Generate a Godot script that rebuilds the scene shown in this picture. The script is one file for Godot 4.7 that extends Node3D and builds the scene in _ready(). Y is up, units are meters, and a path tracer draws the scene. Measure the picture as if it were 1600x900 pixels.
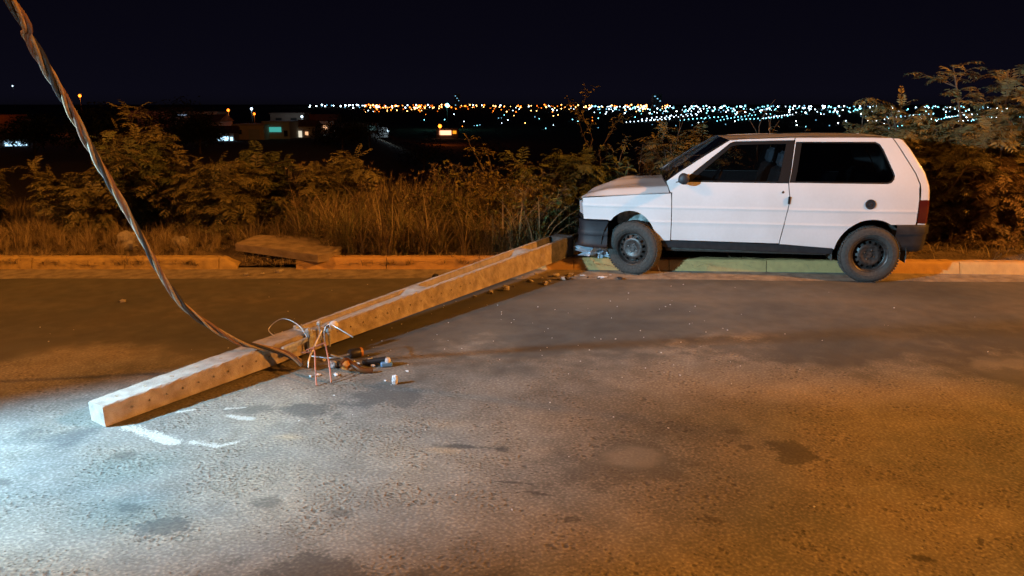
extends Node3D

# ------------------------------------------------------------------ mesh collector
class MB:
	var v := PackedVector3Array()
	var n := PackedVector3Array()
	var c := PackedColorArray()
	var col := Color(1, 1, 1)
	func tri(a: Vector3, b: Vector3, d: Vector3) -> void:
		var nn := (b - a).cross(d - a).normalized()
		v.append(a); v.append(d); v.append(b)
		for k in 3:
			n.append(nn); c.append(col)
	func trin(a: Vector3, b: Vector3, d: Vector3, na: Vector3, nb: Vector3, nd: Vector3) -> void:
		var face := (b - a).cross(d - a)
		if face.dot(na + nb + nd) >= 0.0:
			v.append(a); v.append(d); v.append(b)
			n.append(na); n.append(nd); n.append(nb)
		else:
			v.append(a); v.append(b); v.append(d)
			n.append(na); n.append(nb); n.append(nd)
		for k in 3:
			c.append(col)
	func quad(a: Vector3, b: Vector3, d: Vector3, e: Vector3) -> void:
		tri(a, b, d); tri(a, d, e)
	func quadn(p: Array, q: Array) -> void:
		trin(p[0], p[1], p[2], q[0], q[1], q[2]); trin(p[0], p[2], p[3], q[0], q[2], q[3])
	# chamfered box
	func box(xf: Transform3D, size: Vector3, bev := 0.004) -> void:
		var h := size * 0.5
		var b: float = min(bev, min(h.x, min(h.y, h.z)) * 0.9)
		var cen := xf.origin
		var P := func(ax: int, sx: float, sy: float, sz: float) -> Vector3:
			var p := Vector3(sx * (h.x - (0.0 if ax == 0 else b)), sy * (h.y - (0.0 if ax == 1 else b)), sz * (h.z - (0.0 if ax == 2 else b)))
			return xf * p
		var add := func(pts: Array) -> void:
			var m := Vector3.ZERO
			for p in pts: m += p
			m /= pts.size()
			var nn: Vector3 = (pts[1] - pts[0]).cross(pts[2] - pts[0])
			if nn.dot(m - cen) < 0.0: pts.reverse()
			tri(pts[0], pts[1], pts[2])
			if pts.size() == 4: tri(pts[0], pts[2], pts[3])
		for s in [-1.0, 1.0]:
			add.call([P.call(0, s, -1, -1), P.call(0, s, 1, -1), P.call(0, s, 1, 1), P.call(0, s, -1, 1)])
			add.call([P.call(1, -1, s, -1), P.call(1, 1, s, -1), P.call(1, 1, s, 1), P.call(1, -1, s, 1)])
			add.call([P.call(2, -1, -1, s), P.call(2, 1, -1, s), P.call(2, 1, 1, s), P.call(2, -1, 1, s)])
			for t in [-1.0, 1.0]:
				add.call([P.call(0, s, t, -1), P.call(0, s, t, 1), P.call(1, s, t, 1), P.call(1, s, t, -1)])
				add.call([P.call(0, s, -1, t), P.call(0, s, 1, t), P.call(2, s, 1, t), P.call(2, s, -1, t)])
				add.call([P.call(1, -1, s, t), P.call(1, 1, s, t), P.call(2, 1, s, t), P.call(2, -1, s, t)])
				for r in [-1.0, 1.0]:
					add.call([P.call(0, s, t, r), P.call(1, s, t, r), P.call(2, s, t, r)])
	func tube(pts: Array, rad: Array, sides := 8, cap := true) -> void:
		var N := pts.size()
		var up := Vector3.UP
		var prev_ring := []
		var prev_n := []
		var t0: Vector3 = (pts[1] - pts[0]).normalized()
		if absf(t0.dot(up)) > 0.95: up = Vector3.RIGHT
		var x := t0.cross(up).normalized()
		for i in N:
			var t: Vector3 = (pts[min(i + 1, N - 1)] - pts[max(i - 1, 0)]).normalized()
			x = (x - t * x.dot(t)).normalized()
			var y := t.cross(x)
			var ring := []; var rn := []
			for k in sides:
				var a := TAU * k / sides
				var d: Vector3 = x * cos(a) + y * sin(a)
				ring.append(pts[i] + d * rad[i]); rn.append(d)
			if i > 0:
				for k in sides:
					var j := (k + 1) % sides
					quadn([prev_ring[k], prev_ring[j], ring[j], ring[k]], [prev_n[k], prev_n[j], rn[j], rn[k]])
			if cap and (i == 0 or i == N - 1):
				var nn := -t if i == 0 else t
				for k in sides:
					trin(pts[i], ring[k], ring[(k + 1) % sides], nn, nn, nn)
			prev_ring = ring; prev_n = rn
	# profile points (r, h) turned about the local y axis of xf
	func lathe(prof: Array, xf: Transform3D, seg := 32) -> void:
		for i in prof.size() - 1:
			var a: Vector2 = prof[i]; var b: Vector2 = prof[i + 1]
			var d := (b - a)
			if d.length() < 1e-6: continue
			var nr := Vector2(d.y, -d.x).normalized()
			var na := nr; var nb := nr
			if i > 0:
				var e: Vector2 = a - prof[i - 1]; var ne := Vector2(e.y, -e.x).normalized()
				if ne.dot(nr) > 0.6: na = (ne + nr).normalized()
			if i < prof.size() - 2:
				var e2: Vector2 = prof[i + 2] - b; var ne2 := Vector2(e2.y, -e2.x).normalized()
				if ne2.dot(nr) > 0.6: nb = (ne2 + nr).normalized()
			for k in seg:
				var t := TAU * k / seg; var u := TAU * (k + 1) / seg
				var P := func(q: Vector2, w: float) -> Vector3: return xf * Vector3(q.x * cos(w), q.y, q.x * sin(w))
				var M := func(q: Vector2, w: float) -> Vector3: return (xf.basis * Vector3(q.x * cos(w), q.y, q.x * sin(w))).normalized()
				quadn([P.call(a, t), P.call(a, u), P.call(b, u), P.call(b, t)], [M.call(na, t), M.call(na, u), M.call(nb, u), M.call(nb, t)])
	# a grid of points with smooth normals
	func grid(g: Array, out := Vector3.ZERO) -> void:
		var R := g.size(); var K: int = g[0].size()
		var nn := []
		for i in R:
			var row := []
			for j in K:
				var du: Vector3 = g[min(i + 1, R - 1)][j] - g[max(i - 1, 0)][j]
				var dv: Vector3 = g[i][min(j + 1, K - 1)] - g[i][max(j - 1, 0)]
				row.append(du.cross(dv).normalized())
			nn.append(row)
		var flip := 1.0
		if out != Vector3.ZERO:
			var m: Vector3 = nn[R / 2][K / 2]
			if m.dot(out) < 0.0: flip = -1.0
		for i in R - 1:
			for j in K - 1:
				quadn([g[i][j], g[i + 1][j], g[i + 1][j + 1], g[i][j + 1]], [nn[i][j] * flip, nn[i + 1][j] * flip, nn[i + 1][j + 1] * flip, nn[i][j + 1] * flip])
	func mesh() -> ArrayMesh:
		var m := ArrayMesh.new()
		add_to(m)
		return m
	func add_to(m: ArrayMesh) -> void:
		var a := []
		a.resize(Mesh.ARRAY_MAX)
		a[Mesh.ARRAY_VERTEX] = v; a[Mesh.ARRAY_NORMAL] = n; a[Mesh.ARRAY_COLOR] = c
		m.add_surface_from_arrays(Mesh.PRIMITIVE_TRIANGLES, a)

# ------------------------------------------------------------------ naming helpers
var used := {}
func numbered(base: String) -> String:
	var k: int = used.get(base, -1) + 1
	used[base] = k
	return base if k == 0 else "%s_%03d" % [base, k]
func tag(o: Node, label: String, category: String, group := "") -> Node:
	o.set_meta("label", label); o.set_meta("category", category)
	if group != "": o.set_meta("group", group)
	return o
func thing(called: String, label: String, category: String, at := Vector3.ZERO, turn := 0.0, group := "") -> Node3D:
	var o := Node3D.new()
	o.name = numbered(called)
	add_child(o)
	o.position = at; o.rotation.y = turn
	tag(o, label, category, group)
	return o
func part(called: String, mesh: Mesh, mat: Material, parent: Node) -> MeshInstance3D:
	var o := MeshInstance3D.new()
	o.name = numbered(called) if parent == self else called
	o.mesh = mesh
	if mat: o.material_override = mat
	parent.add_child(o, true)
	return o
func one(called: String, mesh: Mesh, mat: Material, label: String, category: String, at := Vector3.ZERO, group := "") -> MeshInstance3D:
	var o := part(called, mesh, mat, self)
	o.position = at
	tag(o, label, category, group)
	return o
func struct(called: String, mesh: Mesh, mat: Material) -> MeshInstance3D:
	var o := part(called, mesh, mat, self)
	o.set_meta("kind", "structure")
	return o
func T(x: float, y: float, z: float) -> Transform3D: return Transform3D(Basis(), Vector3(x, y, z))
func TR(p: Vector3, r: Vector3) -> Transform3D: return Transform3D(Basis.from_euler(r), p)

# ------------------------------------------------------------------ materials
var rng := RandomNumberGenerator.new()
func noise(seed_: int, freq: float, oct := 4, type := FastNoiseLite.TYPE_SIMPLEX_SMOOTH) -> FastNoiseLite:
	var f := FastNoiseLite.new()
	f.seed = seed_; f.frequency = freq; f.noise_type = type; f.fractal_octaves = oct
	f.fractal_type = FastNoiseLite.FRACTAL_FBM
	return f
func lin(r: float, g: float, b: float) -> Color: return Color(r, g, b).linear_to_srgb()
func flat(c: Color, rough := 0.8, metal := 0.0) -> StandardMaterial3D:
	var m := StandardMaterial3D.new()
	m.albedo_color = c; m.roughness = rough; m.metallic = metal
	return m
func glow(c: Color, e: float) -> StandardMaterial3D:
	var m := flat(Color(0.1, 0.1, 0.1))
	m.emission_enabled = true; m.emission = c; m.emission_energy_multiplier = e
	return m
func vcol(rough := 0.8) -> StandardMaterial3D:
	var m := flat(Color(1, 1, 1), rough)
	m.vertex_color_use_as_albedo = true
	m.cull_mode = BaseMaterial3D.CULL_DISABLED
	return m
# triplanar two-tone mottled material; linear colours a to b; metres = size of a repeat
func mottled(seed_: int, a: Color, b: Color, metres: float, freq := 0.02, rough := 0.85, bump := 3.0, contrast := 1.6, size := 384, world := true) -> StandardMaterial3D:
	var im := noise(seed_, freq, 6).get_seamless_image(size, size, false, false, 0.15, true)
	var im2 := noise(seed_ + 7, 0.16, 3).get_seamless_image(size, size, false, false, 0.15, true)
	im.convert(Image.FORMAT_L8); im2.convert(Image.FORMAT_L8)
	var d := im.get_data(); var e := im2.get_data()
	var out := PackedByteArray(); out.resize(size * size * 3)
	var hh := PackedFloat32Array(); hh.resize(size * size)
	var lut := PackedByteArray(); lut.resize(256 * 3)
	for i in 256:
		var q := a.lerp(b, i / 255.0).linear_to_srgb()
		lut[i * 3] = int(q.r * 255.0); lut[i * 3 + 1] = int(q.g * 255.0); lut[i * 3 + 2] = int(q.b * 255.0)
	for i in size * size:
		var t := d[i] * 0.75 + e[i] * 0.25
		var k := clampi(int((t - 127.5) * contrast + 127.5), 0, 255) * 3
		out[i * 3] = lut[k]; out[i * 3 + 1] = lut[k + 1]; out[i * 3 + 2] = lut[k + 2]
		hh[i] = (d[i] * 0.5 + e[i] * 0.5) / 255.0
	var m := StandardMaterial3D.new()
	m.albedo_texture = ImageTexture.create_from_image(Image.create_from_data(size, size, false, Image.FORMAT_RGB8, out))
	if bump > 0.0:
		var hi := Image.create_from_data(size, size, false, Image.FORMAT_RF, hh.to_byte_array())
		hi.bump_map_to_normal_map(bump)
		m.normal_enabled = true
		m.normal_texture = ImageTexture.create_from_image(hi)
	m.roughness = rough
	m.uv1_triplanar = true
	m.uv1_world_triplanar = world
	m.uv1_scale = Vector3.ONE / metres
	return m

var M := {}
func materials() -> void:
	M.paint = mottled(3, Color(0.66, 0.655, 0.645), Color(0.76, 0.765, 0.77), 2.2, 0.008, 0.28, 0.0, 1.3, 384, false)
	M.paint.clearcoat_enabled = true; M.paint.clearcoat = 0.7; M.paint.clearcoat_roughness = 0.05
	M.plastic = mottled(4, Color(0.012, 0.013, 0.016), Color(0.03, 0.031, 0.034), 0.5, 0.02, 0.55, 0.5, 1.5, 256, false)
	M.bumper_black = mottled(44, Color(0.006, 0.007, 0.011), Color(0.014, 0.015, 0.02), 0.5, 0.02, 0.6, 0.4, 1.5, 128, false)
	M.trim = flat(lin(0.012, 0.012, 0.013), 0.4)
	M.underseal = mottled(47, Color(0.04, 0.037, 0.033), Color(0.10, 0.09, 0.075), 0.4, 0.03, 0.95, 2.0, 1.5, 128, false)
	M.dark = flat(lin(0.01, 0.01, 0.01), 0.9)
	M.inner_wing = mottled(5, Color(0.16, 0.17, 0.15), Color(0.55, 0.57, 0.54), 0.3, 0.03, 0.7, 1.0, 2.0, 128, false)
	M.rubber = mottled(6, Color(0.03, 0.028, 0.025), Color(0.075, 0.068, 0.058), 0.25, 0.03, 0.85, 1.2, 1.6, 256, false)
	M.steel = mottled(8, Color(0.02, 0.019, 0.018), Color(0.09, 0.08, 0.072), 0.2, 0.03, 0.42, 0.6, 1.6, 128, false)
	M.steel.metallic = 0.35
	M.seat = mottled(9, Color(0.03, 0.032, 0.036), Color(0.06, 0.062, 0.068), 0.2, 0.05, 0.95, 1.0, 1.4, 128, false)
	M.seat_pale = mottled(10, Color(0.16, 0.17, 0.2), Color(0.24, 0.26, 0.3), 0.2, 0.05, 0.9, 1.0, 1.4, 128, false)
	var g := flat(Color(0.015, 0.017, 0.019, 0.66), 0.03)
	g.transparency = BaseMaterial3D.TRANSPARENCY_ALPHA
	M.glass = g
	var g2 := flat(Color(0.004, 0.004, 0.005, 0.93), 0.04)
	g2.transparency = BaseMaterial3D.TRANSPARENCY_ALPHA
	M.tint = g2
	M.lens = flat(lin(0.5, 0.52, 0.55), 0.1)
	M.red_lens = flat(lin(0.085, 0.012, 0.008), 0.15)
	M.smoke_lens = flat(lin(0.10, 0.035, 0.015), 0.15)
	M.chrome = flat(lin(0.6, 0.6, 0.6), 0.25, 1.0)
	M.concrete = mottled(11, Color(0.26, 0.23, 0.19), Color(0.45, 0.41, 0.35), 0.9, 0.015, 0.92, 4.0, 1.5, 512, false)
	M.pole_side = mottled(12, Color(0.25, 0.205, 0.145), Color(0.50, 0.44, 0.34), 0.8, 0.012, 0.95, 5.0, 1.5, 512, false)
	M.dark_foot = mottled(45, Color(0.035, 0.036, 0.034), Color(0.11, 0.11, 0.10), 0.6, 0.015, 0.95, 5.0, 1.6, 256, false)
	M.kerb = mottled(13, Color(0.52, 0.32, 0.12), Color(0.65, 0.41, 0.15), 0.8, 0.02, 0.8, 3.0, 1.7, 384)
	M.kerb_worn = mottled(14, Color(0.40, 0.28, 0.11), Color(0.60, 0.42, 0.14), 0.7, 0.02, 0.9, 5.0, 1.8, 384)
	M.gutter = mottled(15, Color(0.17, 0.14, 0.105), Color(0.33, 0.28, 0.21), 1.3, 0.02, 0.93, 4.0, 1.8, 384)
	M.soil = mottled(16, Color(0.05, 0.035, 0.022), Color(0.16, 0.115, 0.07), 2.1, 0.02, 1.0, 6.0, 1.8, 384)
	M.slab = mottled(17, Color(0.20, 0.15, 0.10), Color(0.37, 0.29, 0.20), 0.8, 0.015, 0.95, 4.0, 1.8, 256, false)
	M.rock = mottled(18, Color(0.25, 0.22, 0.18), Color(0.48, 0.43, 0.36), 0.4, 0.02, 0.95, 5.0, 1.6, 128, false)
	M.bark = mottled(19, Color(0.07, 0.05, 0.032), Color(0.2, 0.15, 0.1), 0.2, 0.03, 0.95, 3.0, 1.6, 128, false)
	M.alu = flat(lin(0.55, 0.56, 0.57), 0.38, 0.85)
	M.galv = mottled(20, Color(0.33, 0.36, 0.36), Color(0.55, 0.58, 0.57), 0.1, 0.03, 0.5, 1.0, 1.6, 128, false)
	M.galv.metallic = 0.4
	M.copper = flat(lin(0.45, 0.2, 0.14), 0.5, 0.3)
	M.strand_grey = mottled(21, Color(0.24, 0.19, 0.13), Color(0.46, 0.38, 0.28), 0.12, 0.03, 0.55, 1.0, 1.6, 128, false)
	M.strand_tan = mottled(46, Color(0.30, 0.2, 0.11), Color(0.5, 0.36, 0.22), 0.12, 0.03, 0.6, 1.0, 1.6, 128, false)
	M.strand_black = flat(lin(0.035, 0.032, 0.03), 0.5)
	M.strand_brown = flat(lin(0.20, 0.11, 0.07), 0.55)
	M.porcelain = flat(lin(0.13, 0.055, 0.02), 0.25)
	M.white = flat(lin(0.7, 0.71, 0.72), 0.5)
	M.blue = flat(lin(0.12, 0.28, 0.5), 0.4)
	M.orange = flat(lin(0.5, 0.2, 0.03), 0.5)
	M.blackp = flat(lin(0.02, 0.02, 0.022), 0.5)
	M.bag = flat(lin(0.5, 0.56, 0.62), 0.35)
	M.leaf = vcol(0.6)
	M.leaf.backlight_enabled = true; M.leaf.backlight = Color(0.25, 0.25, 0.12)
	M.dry = vcol(0.8)

# ------------------------------------------------------------------ road texture
# patches of the asphalt: cx, cz, rx, rz, turn, tone factor, smoothing, warm shift, edge softness
const PATCHES := [
	[-1.16, -4.14, 0.20, 0.13, 0.1, 0.62, 0.9, -0.03, 0.25], [-0.76, -4.37, 0.26, 0.2, 0.1, 0.66, 0.9, -0.03, 0.25],
	[-1.49, -2.88, 0.17, 0.105, 0.25, 0.6, 0.9, -0.03, 0.12], [-1.54, -4.16, 0.16, 0.10, 0.0, 0.7, 0.8, -0.02, 0.35],
	[1.47, -3.57, 0.15, 0.14, 0.2, 0.55, 0.9, 0.0, 0.1], [1.22, -3.66, 0.05, 0.04, 0.0, 0.6, 0.8, 0.0, 0.2], [1.20, -3.85, 0.06, 0.035, 0.0, 0.65, 0.8, 0.0, 0.2],
	[0.55, -3.45, 0.42, 0.28, -0.25, 0.72, 0.6, 0.0, 0.3], [0.6, -3.55, 0.17, 0.13, 0.0, 1.75, 0.9, 0.02, 0.45],
	[3.42, -4.87, 0.36, 0.24, 0.05, 1.7, 0.8, 0.03, 0.3], [3.4, -4.72, 0.55, 0.16, 0.05, 0.75, 0.7, 0.0, 0.4],
	[1.8, -5.3, 0.75, 0.34, 0.15, 0.62, 0.8, 0.0, 0.35], [3.9, -5.5, 0.9, 0.42, 0.0, 0.6, 0.8, 0.0, 0.3],
	[-0.25, -3.66, 0.19, 0.03, 0.12, 0.35, 0.6, -0.02, 0.5], [-0.05, -3.63, 0.05, 0.035, 0.0, 0.4, 0.6, -0.02, 0.4],
	[-0.02, -3.28, 0.14, 0.012, 0.15, 0.4, 0.4, 0.0, 0.5], [0.1, -3.18, 0.08, 0.012, 0.3, 0.4, 0.4, 0.0, 0.5],
	[-0.72, -2.55, 0.3, 0.14, 0.35, 0.55, 0.8, 0.0, 0.2], [-0.25, -2.5, 0.4, 0.12, 0.0, 0.62, 0.7, 0.0, 0.35],
	[-2.5, -3.8, 0.3, 0.14, 0.1, 0.6, 0.5, -0.03, 0.5], [-2.0, -3.55, 0.12, 0.08, 0.0, 0.6, 0.5, 0.0, 0.4], [-2.45, -3.28, 0.09, 0.035, 0.1, 0.5, 0.5, 0.0, 0.3],
	[-1.7, -3.05, 0.07, 0.04, 0.0, 0.6, 0.5, 0.0, 0.4], [-1.1, -3.1, 0.09, 0.05, 0.0, 0.62, 0.5, 0.0, 0.4], [-0.75, -3.0, 0.11, 0.05, 0.2, 0.6, 0.5, 0.0, 0.4],
	[-1.2, -3.78, 0.11, 0.05, 0.1, 1.45, 0.2, 0.08, 0.6], [-0.45, -3.95, 0.35, 0.09, 0.1, 1.3, 0.0, 0.05, 0.7], [-0.35, -3.62, 0.16, 0.05, 0.1, 1.4, 0.0, 0.08, 0.7],
	[-3.4, -6.1, 1.6, 0.30, 0.05, 0.7, 0.8, 0.0, 0.4], [-3.0, -5.2, 1.3, 0.25, 0.1, 1.25, 0.4, 0.02, 0.6], [-1.6, -6.5, 1.5, 0.45, 0.05, 0.72, 0.8, 0.0, 0.35],
	[1.3, -6.1, 0.35, 0.12, 0.0, 1.35, 0.2, 0.04, 0.6], [0.5, -6.6, 0.9, 0.22, 0.05, 1.25, 0.2, 0.02, 0.6], [0.9, -4.6, 1.6, 0.35, 0.05, 1.22, 0.0, 0.02, 0.7],
	[2.3, -4.45, 1.0, 0.25, -0.05, 1.25, 0.1, 0.03, 0.7], [2.0, -2.95, 0.5, 0.3, 0.0, 1.2, -0.4, 0.03, 0.6], [1.6, -6.75, 2.6, 0.16, 0.04, 1.2, 0.2, 0.02, 0.6],
	[0.25, -2.95, 0.05, 0.03, 0, 0.45, 0.3, 0, 0.4], [1.62, -2.66, 0.05, 0.025, 0.2, 0.3, 0.3, 0, 0.3], [0.85, -2.95, 0.07, 0.045, 0.2, 0.4, 0.0, 0, 0.5],
]
# worn paint strokes: x0, z0, x1, z1, half width
const STROKES := [[-2.14, -3.9, -1.80, -3.725, 0.034], [-1.7, -3.72, -1.56, -3.675, 0.024], [-1.54, -3.66, -1.46, -3.72, 0.016], [-1.63, -4.065, -1.49, -4.02, 0.02], [-1.68, -4.17, -1.58, -4.19, 0.012], [-1.95, -4.12, -1.86, -4.16, 0.012]]
func road_tile(x0: float, z0: float, wm: float, hm: float, W: int, H: int) -> StandardMaterial3D:
	var mpp := wm / W
	var im := func(sd: int, per_m: float, oct: int, cell: bool) -> PackedByteArray:
		var f := noise(sd, per_m * mpp, oct)
		if cell:
			f.noise_type = FastNoiseLite.TYPE_CELLULAR
			f.cellular_return_type = FastNoiseLite.RETURN_DISTANCE
			f.fractal_type = FastNoiseLite.FRACTAL_NONE
			f.cellular_jitter = 1.0
		f.offset = Vector3((x0 + 40.0) / mpp, (z0 + 40.0) / mpp, 0)
		var g := f.get_image(W, H, false, false, false)
		g.convert(Image.FORMAT_L8)
		return g.get_data()
	# the offset is scaled with the frequency, so both tiles sample one field
	var nA: PackedByteArray = im.call(31, 0.55, 5, false)
	var nB: PackedByteArray = im.call(32, 5.0, 4, false)
	var nC: PackedByteArray = im.call(33, 45.0, 3, false)
	var nP: PackedByteArray = im.call(34, 17.0, 1, true)
	var nS: PackedByteArray = im.call(36, 36.0, 1, true)
	var nQ: PackedByteArray = im.call(35, 2.2, 3, false)
	var n := W * H
	var tone := PackedFloat32Array(); tone.resize(n)
	var hgt := PackedFloat32Array(); hgt.resize(n)
	var warm := PackedFloat32Array(); warm.resize(n)
	for j in H:
		var z := z0 + (j + 0.5) * mpp
		for i in W:
			var k := j * W + i
			var a := nA[k] / 255.0; var b := nB[k] / 255.0; var c := nC[k] / 255.0
			var q := nQ[k] / 255.0
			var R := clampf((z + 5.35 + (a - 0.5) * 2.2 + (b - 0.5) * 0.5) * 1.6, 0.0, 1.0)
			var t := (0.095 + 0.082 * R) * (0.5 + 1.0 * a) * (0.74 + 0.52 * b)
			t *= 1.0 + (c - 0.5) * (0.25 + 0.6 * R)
			var h := (c - 0.5) * (0.25 + 0.6 * R) + (b - 0.5) * 0.6
			var pit := nP[k] / 255.0
			var lim := -0.02 + 0.165 * R * clampf((q - 0.36) * 3.4, 0.0, 1.0) * clampf(b * 3.0 - 0.8, 0.0, 1.25)
			# cellular distance: dark pits at the feature points
			if pit < 0.5 * lim + 0.02 * R:
				t *= 0.5; h -= 1.0
			elif nS[k] / 255.0 < 0.11 * R * clampf((q - 0.3) * 3.0, 0.0, 1.0):
				t *= 0.68; h -= 0.5
			if c > 0.66: t += 0.06 * R
			if q > 0.6: h += (c - 0.5) * 0.8 * R
			tone[k] = t; hgt[k] = h
			warm[k] = (a - 0.5) * 0.25 + (q - 0.5) * 0.12
	for p in PATCHES:
		var ext: float = max(p[2], p[3]) * 1.35
		var ia := clampi(int((p[0] - ext - x0) / mpp), 0, W); var ib := clampi(int((p[0] + ext - x0) / mpp), 0, W)
		var ja := clampi(int((p[1] - ext - z0) / mpp), 0, H); var jb := clampi(int((p[1] + ext - z0) / mpp), 0, H)
		var ca := cos(p[4]); var sa := sin(p[4])
		for j in range(ja, jb):
			for i in range(ia, ib):
				var k := j * W + i
				var dx: float = x0 + i * mpp - p[0]; var dz: float = z0 + j * mpp - p[1]
				var ex: float = (dx * ca + dz * sa) / p[2]; var ez: float = (-dx * sa + dz * ca) / p[3]
				var r := sqrt(ex * ex + ez * ez) + (nB[k] / 255.0 - 0.5) * 1.1 + (nC[k] / 255.0 - 0.5) * 0.4 + (nQ[k] / 255.0 - 0.5) * 0.7
				var s := clampf((1.0 - r) / (p[8] + 0.15), 0.0, 1.0) * 0.85
				if s > 0.0:
					var smooth_t: float = lerp(tone[k], (0.135 if p[5] < 1.0 else 0.12) * (0.85 + 0.3 * nC[k] / 255.0), clampf(p[6], 0.0, 1.0) * 0.75)
					tone[k] = lerp(tone[k], smooth_t * p[5], s)
					hgt[k] = lerp(hgt[k], hgt[k] * (1.0 - p[6]), s)
					warm[k] += p[7] * 2.0 * s
	for p in STROKES:
		var A := Vector2(p[0], p[1]); var B := Vector2(p[2], p[3])
		var e: float = p[4] * 1.6
		for j in range(clampi(int((min(A.y, B.y) - e - z0) / mpp), 0, H), clampi(int((max(A.y, B.y) + e - z0) / mpp), 0, H)):
			for i in range(clampi(int((min(A.x, B.x) - e - x0) / mpp), 0, W), clampi(int((max(A.x, B.x) + e - x0) / mpp), 0, W)):
				var k := j * W + i
				var q := Vector2(x0 + i * mpp, z0 + j * mpp)
				var d: float = q.distance_to(Geometry2D.get_closest_point_to_segment(q, A, B)) / p[4]
				d += (nB[k] / 255.0 - 0.5) * 2.2 + (nC[k] / 255.0 - 0.5) * 2.6
				if d < 0.85: tone[k] = lerp(tone[k], 0.5, 0.55 + 0.4 * nC[k] / 255.0); warm[k] = -0.05
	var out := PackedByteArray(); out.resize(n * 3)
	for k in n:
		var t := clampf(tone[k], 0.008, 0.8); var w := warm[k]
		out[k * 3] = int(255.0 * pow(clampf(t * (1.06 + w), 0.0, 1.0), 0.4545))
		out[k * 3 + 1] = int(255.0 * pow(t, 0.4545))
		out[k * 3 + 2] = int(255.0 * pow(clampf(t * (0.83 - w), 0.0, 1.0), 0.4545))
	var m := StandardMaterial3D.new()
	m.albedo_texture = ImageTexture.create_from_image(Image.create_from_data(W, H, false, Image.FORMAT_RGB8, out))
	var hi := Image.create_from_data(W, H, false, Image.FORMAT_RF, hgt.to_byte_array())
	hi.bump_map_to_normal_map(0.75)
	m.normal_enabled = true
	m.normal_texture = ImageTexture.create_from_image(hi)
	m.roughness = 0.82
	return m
func uv_sheet(x0: float, z0: float, x1: float, z1: float, y: float) -> ArrayMesh:
	var st := SurfaceTool.new()
	st.begin(Mesh.PRIMITIVE_TRIANGLES)
	for p in [[x0, z0, 0, 0], [x1, z0, 1, 0], [x1, z1, 1, 1], [x0, z0, 0, 0], [x1, z1, 1, 1], [x0, z1, 0, 1]]:
		st.set_normal(Vector3.UP); st.set_uv(Vector2(p[2], p[3])); st.set_tangent(Plane(1, 0, 0, -1)); st.add_vertex(Vector3(p[0], y, p[1]))
	return st.commit()

# ------------------------------------------------------------------ terrain
var tn := noise(41, 0.35, 4)
func kerb_z(x: float) -> float: return -7.91 + 0.052 * clampf(x - 0.2, 0.0, 6.0)
func smooth(a: float, b: float, x: float) -> float:
	var t := clampf((x - a) / (b - a), 0.0, 1.0)
	return t * t * (3.0 - 2.0 * t)
func ground_y(x: float, z: float) -> float:
	var d := -z
	var a: float = x / max(d, 1.0)
	var plain: float = lerp(-4.3, -16.0, smooth(-0.24, -0.06, a))
	plain = lerp(plain, -16.0, smooth(270.0, 340.0, d))
	var near := 0.13 + tn.get_noise_2d(x * 3.0, z * 3.0) * 0.05
	near -= 0.05 * smooth(8.3, 8.0, d)
	near -= 3.6 * smooth(10.4, 21.0, d)
	return lerp(near, plain, smooth(30.0, 105.0, d))
func build_terrain() -> void:
	var zs := []
	var z := 7.95
	while z < 6000.0:
		zs.append(-z)
		z += 0.12 if z < 10.0 else (0.3 if z < 13.0 else z * 0.09)
	zs.append(-6500.0)
	var st := MB.new()
	var g := []
	for zz in zs:
		var row := []
		for i in 121:
			var t := (i - 60) / 60.0
			var half: float = 14.0 + max(0.0, -zz - 8.0) * 1.6
			var x: float = t * half if absf(t) < 1.0 else t * half * 3.0
			var z2: float = zz + (kerb_z(x) + 7.91) * smooth(9.2, 8.1, -zz)
			row.append(Vector3(x, ground_y(x, zz), z2))
		g.append(row)
	st.grid(g, Vector3.UP)
	struct("hillside", st.mesh(), M.soil)

# ------------------------------------------------------------------ car
var hw_tab := PackedFloat32Array()
func hw_init() -> void:
	var P := [Vector2(0.15, 0.70), Vector2(0.30, 0.745), Vector2(0.45, 0.765), Vector2(0.60, 0.774), Vector2(0.72, 0.776), Vector2(0.85, 0.770), Vector2(0.95, 0.755), Vector2(1.02, 0.735), Vector2(1.2, 0.672), Vector2(1.37, 0.606), Vector2(1.43, 0.578)]
	for i in 321:
		var v := 0.15 + i * 0.004
		var k := 0
		while k < P.size() - 2 and P[k + 1].x < v: k += 1
		var s0: float = (P[k + 1].y - P[max(k - 1, 0)].y) / (P[k + 1].x - P[max(k - 1, 0)].x)
		var k2: int = min(k + 2, P.size() - 1)
		var s1: float = (P[k2].y - P[k].y) / (P[k2].x - P[k].x)
		var dx: float = P[k + 1].x - P[k].x
		var t := clampf((v - P[k].x) / dx, 0.0, 1.0)
		hw_tab.append(P[k].y * (2 * t * t * t - 3 * t * t + 1) + s0 * dx * (t * t * t - 2 * t * t + t) + P[k + 1].y * (-2 * t * t * t + 3 * t * t) + s1 * dx * (t * t * t - t * t))
func hw(u: float, v: float) -> float:
	var f := clampf((v - 0.15) / 0.004, 0.0, 319.0)
	var i := int(f)
	var w: float = lerp(hw_tab[i], hw_tab[i + 1], f - i)
	w += 0.0045 * exp(-pow((v - 0.715) / 0.014, 2.0)) + 0.0045 * exp(-pow((v - 0.565) / 0.014, 2.0))
	var tf := clampf((0.25 - u) / 0.85, 0.0, 1.2)
	w -= 0.075 * tf * tf
	var tr := clampf((u - 2.0) / 0.8, 0.0, 1.2)
	w -= 0.055 * tr * tr
	return w
func side(u: float, v: float, off := 0.0) -> Vector3:
	var w := hw(u, v)
	var sh := smooth(0.9, 1.1, v) * (0.775 - w) * (0.167 + 0.13 * u)
	return Vector3(u + sh, v, w + off)
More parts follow.
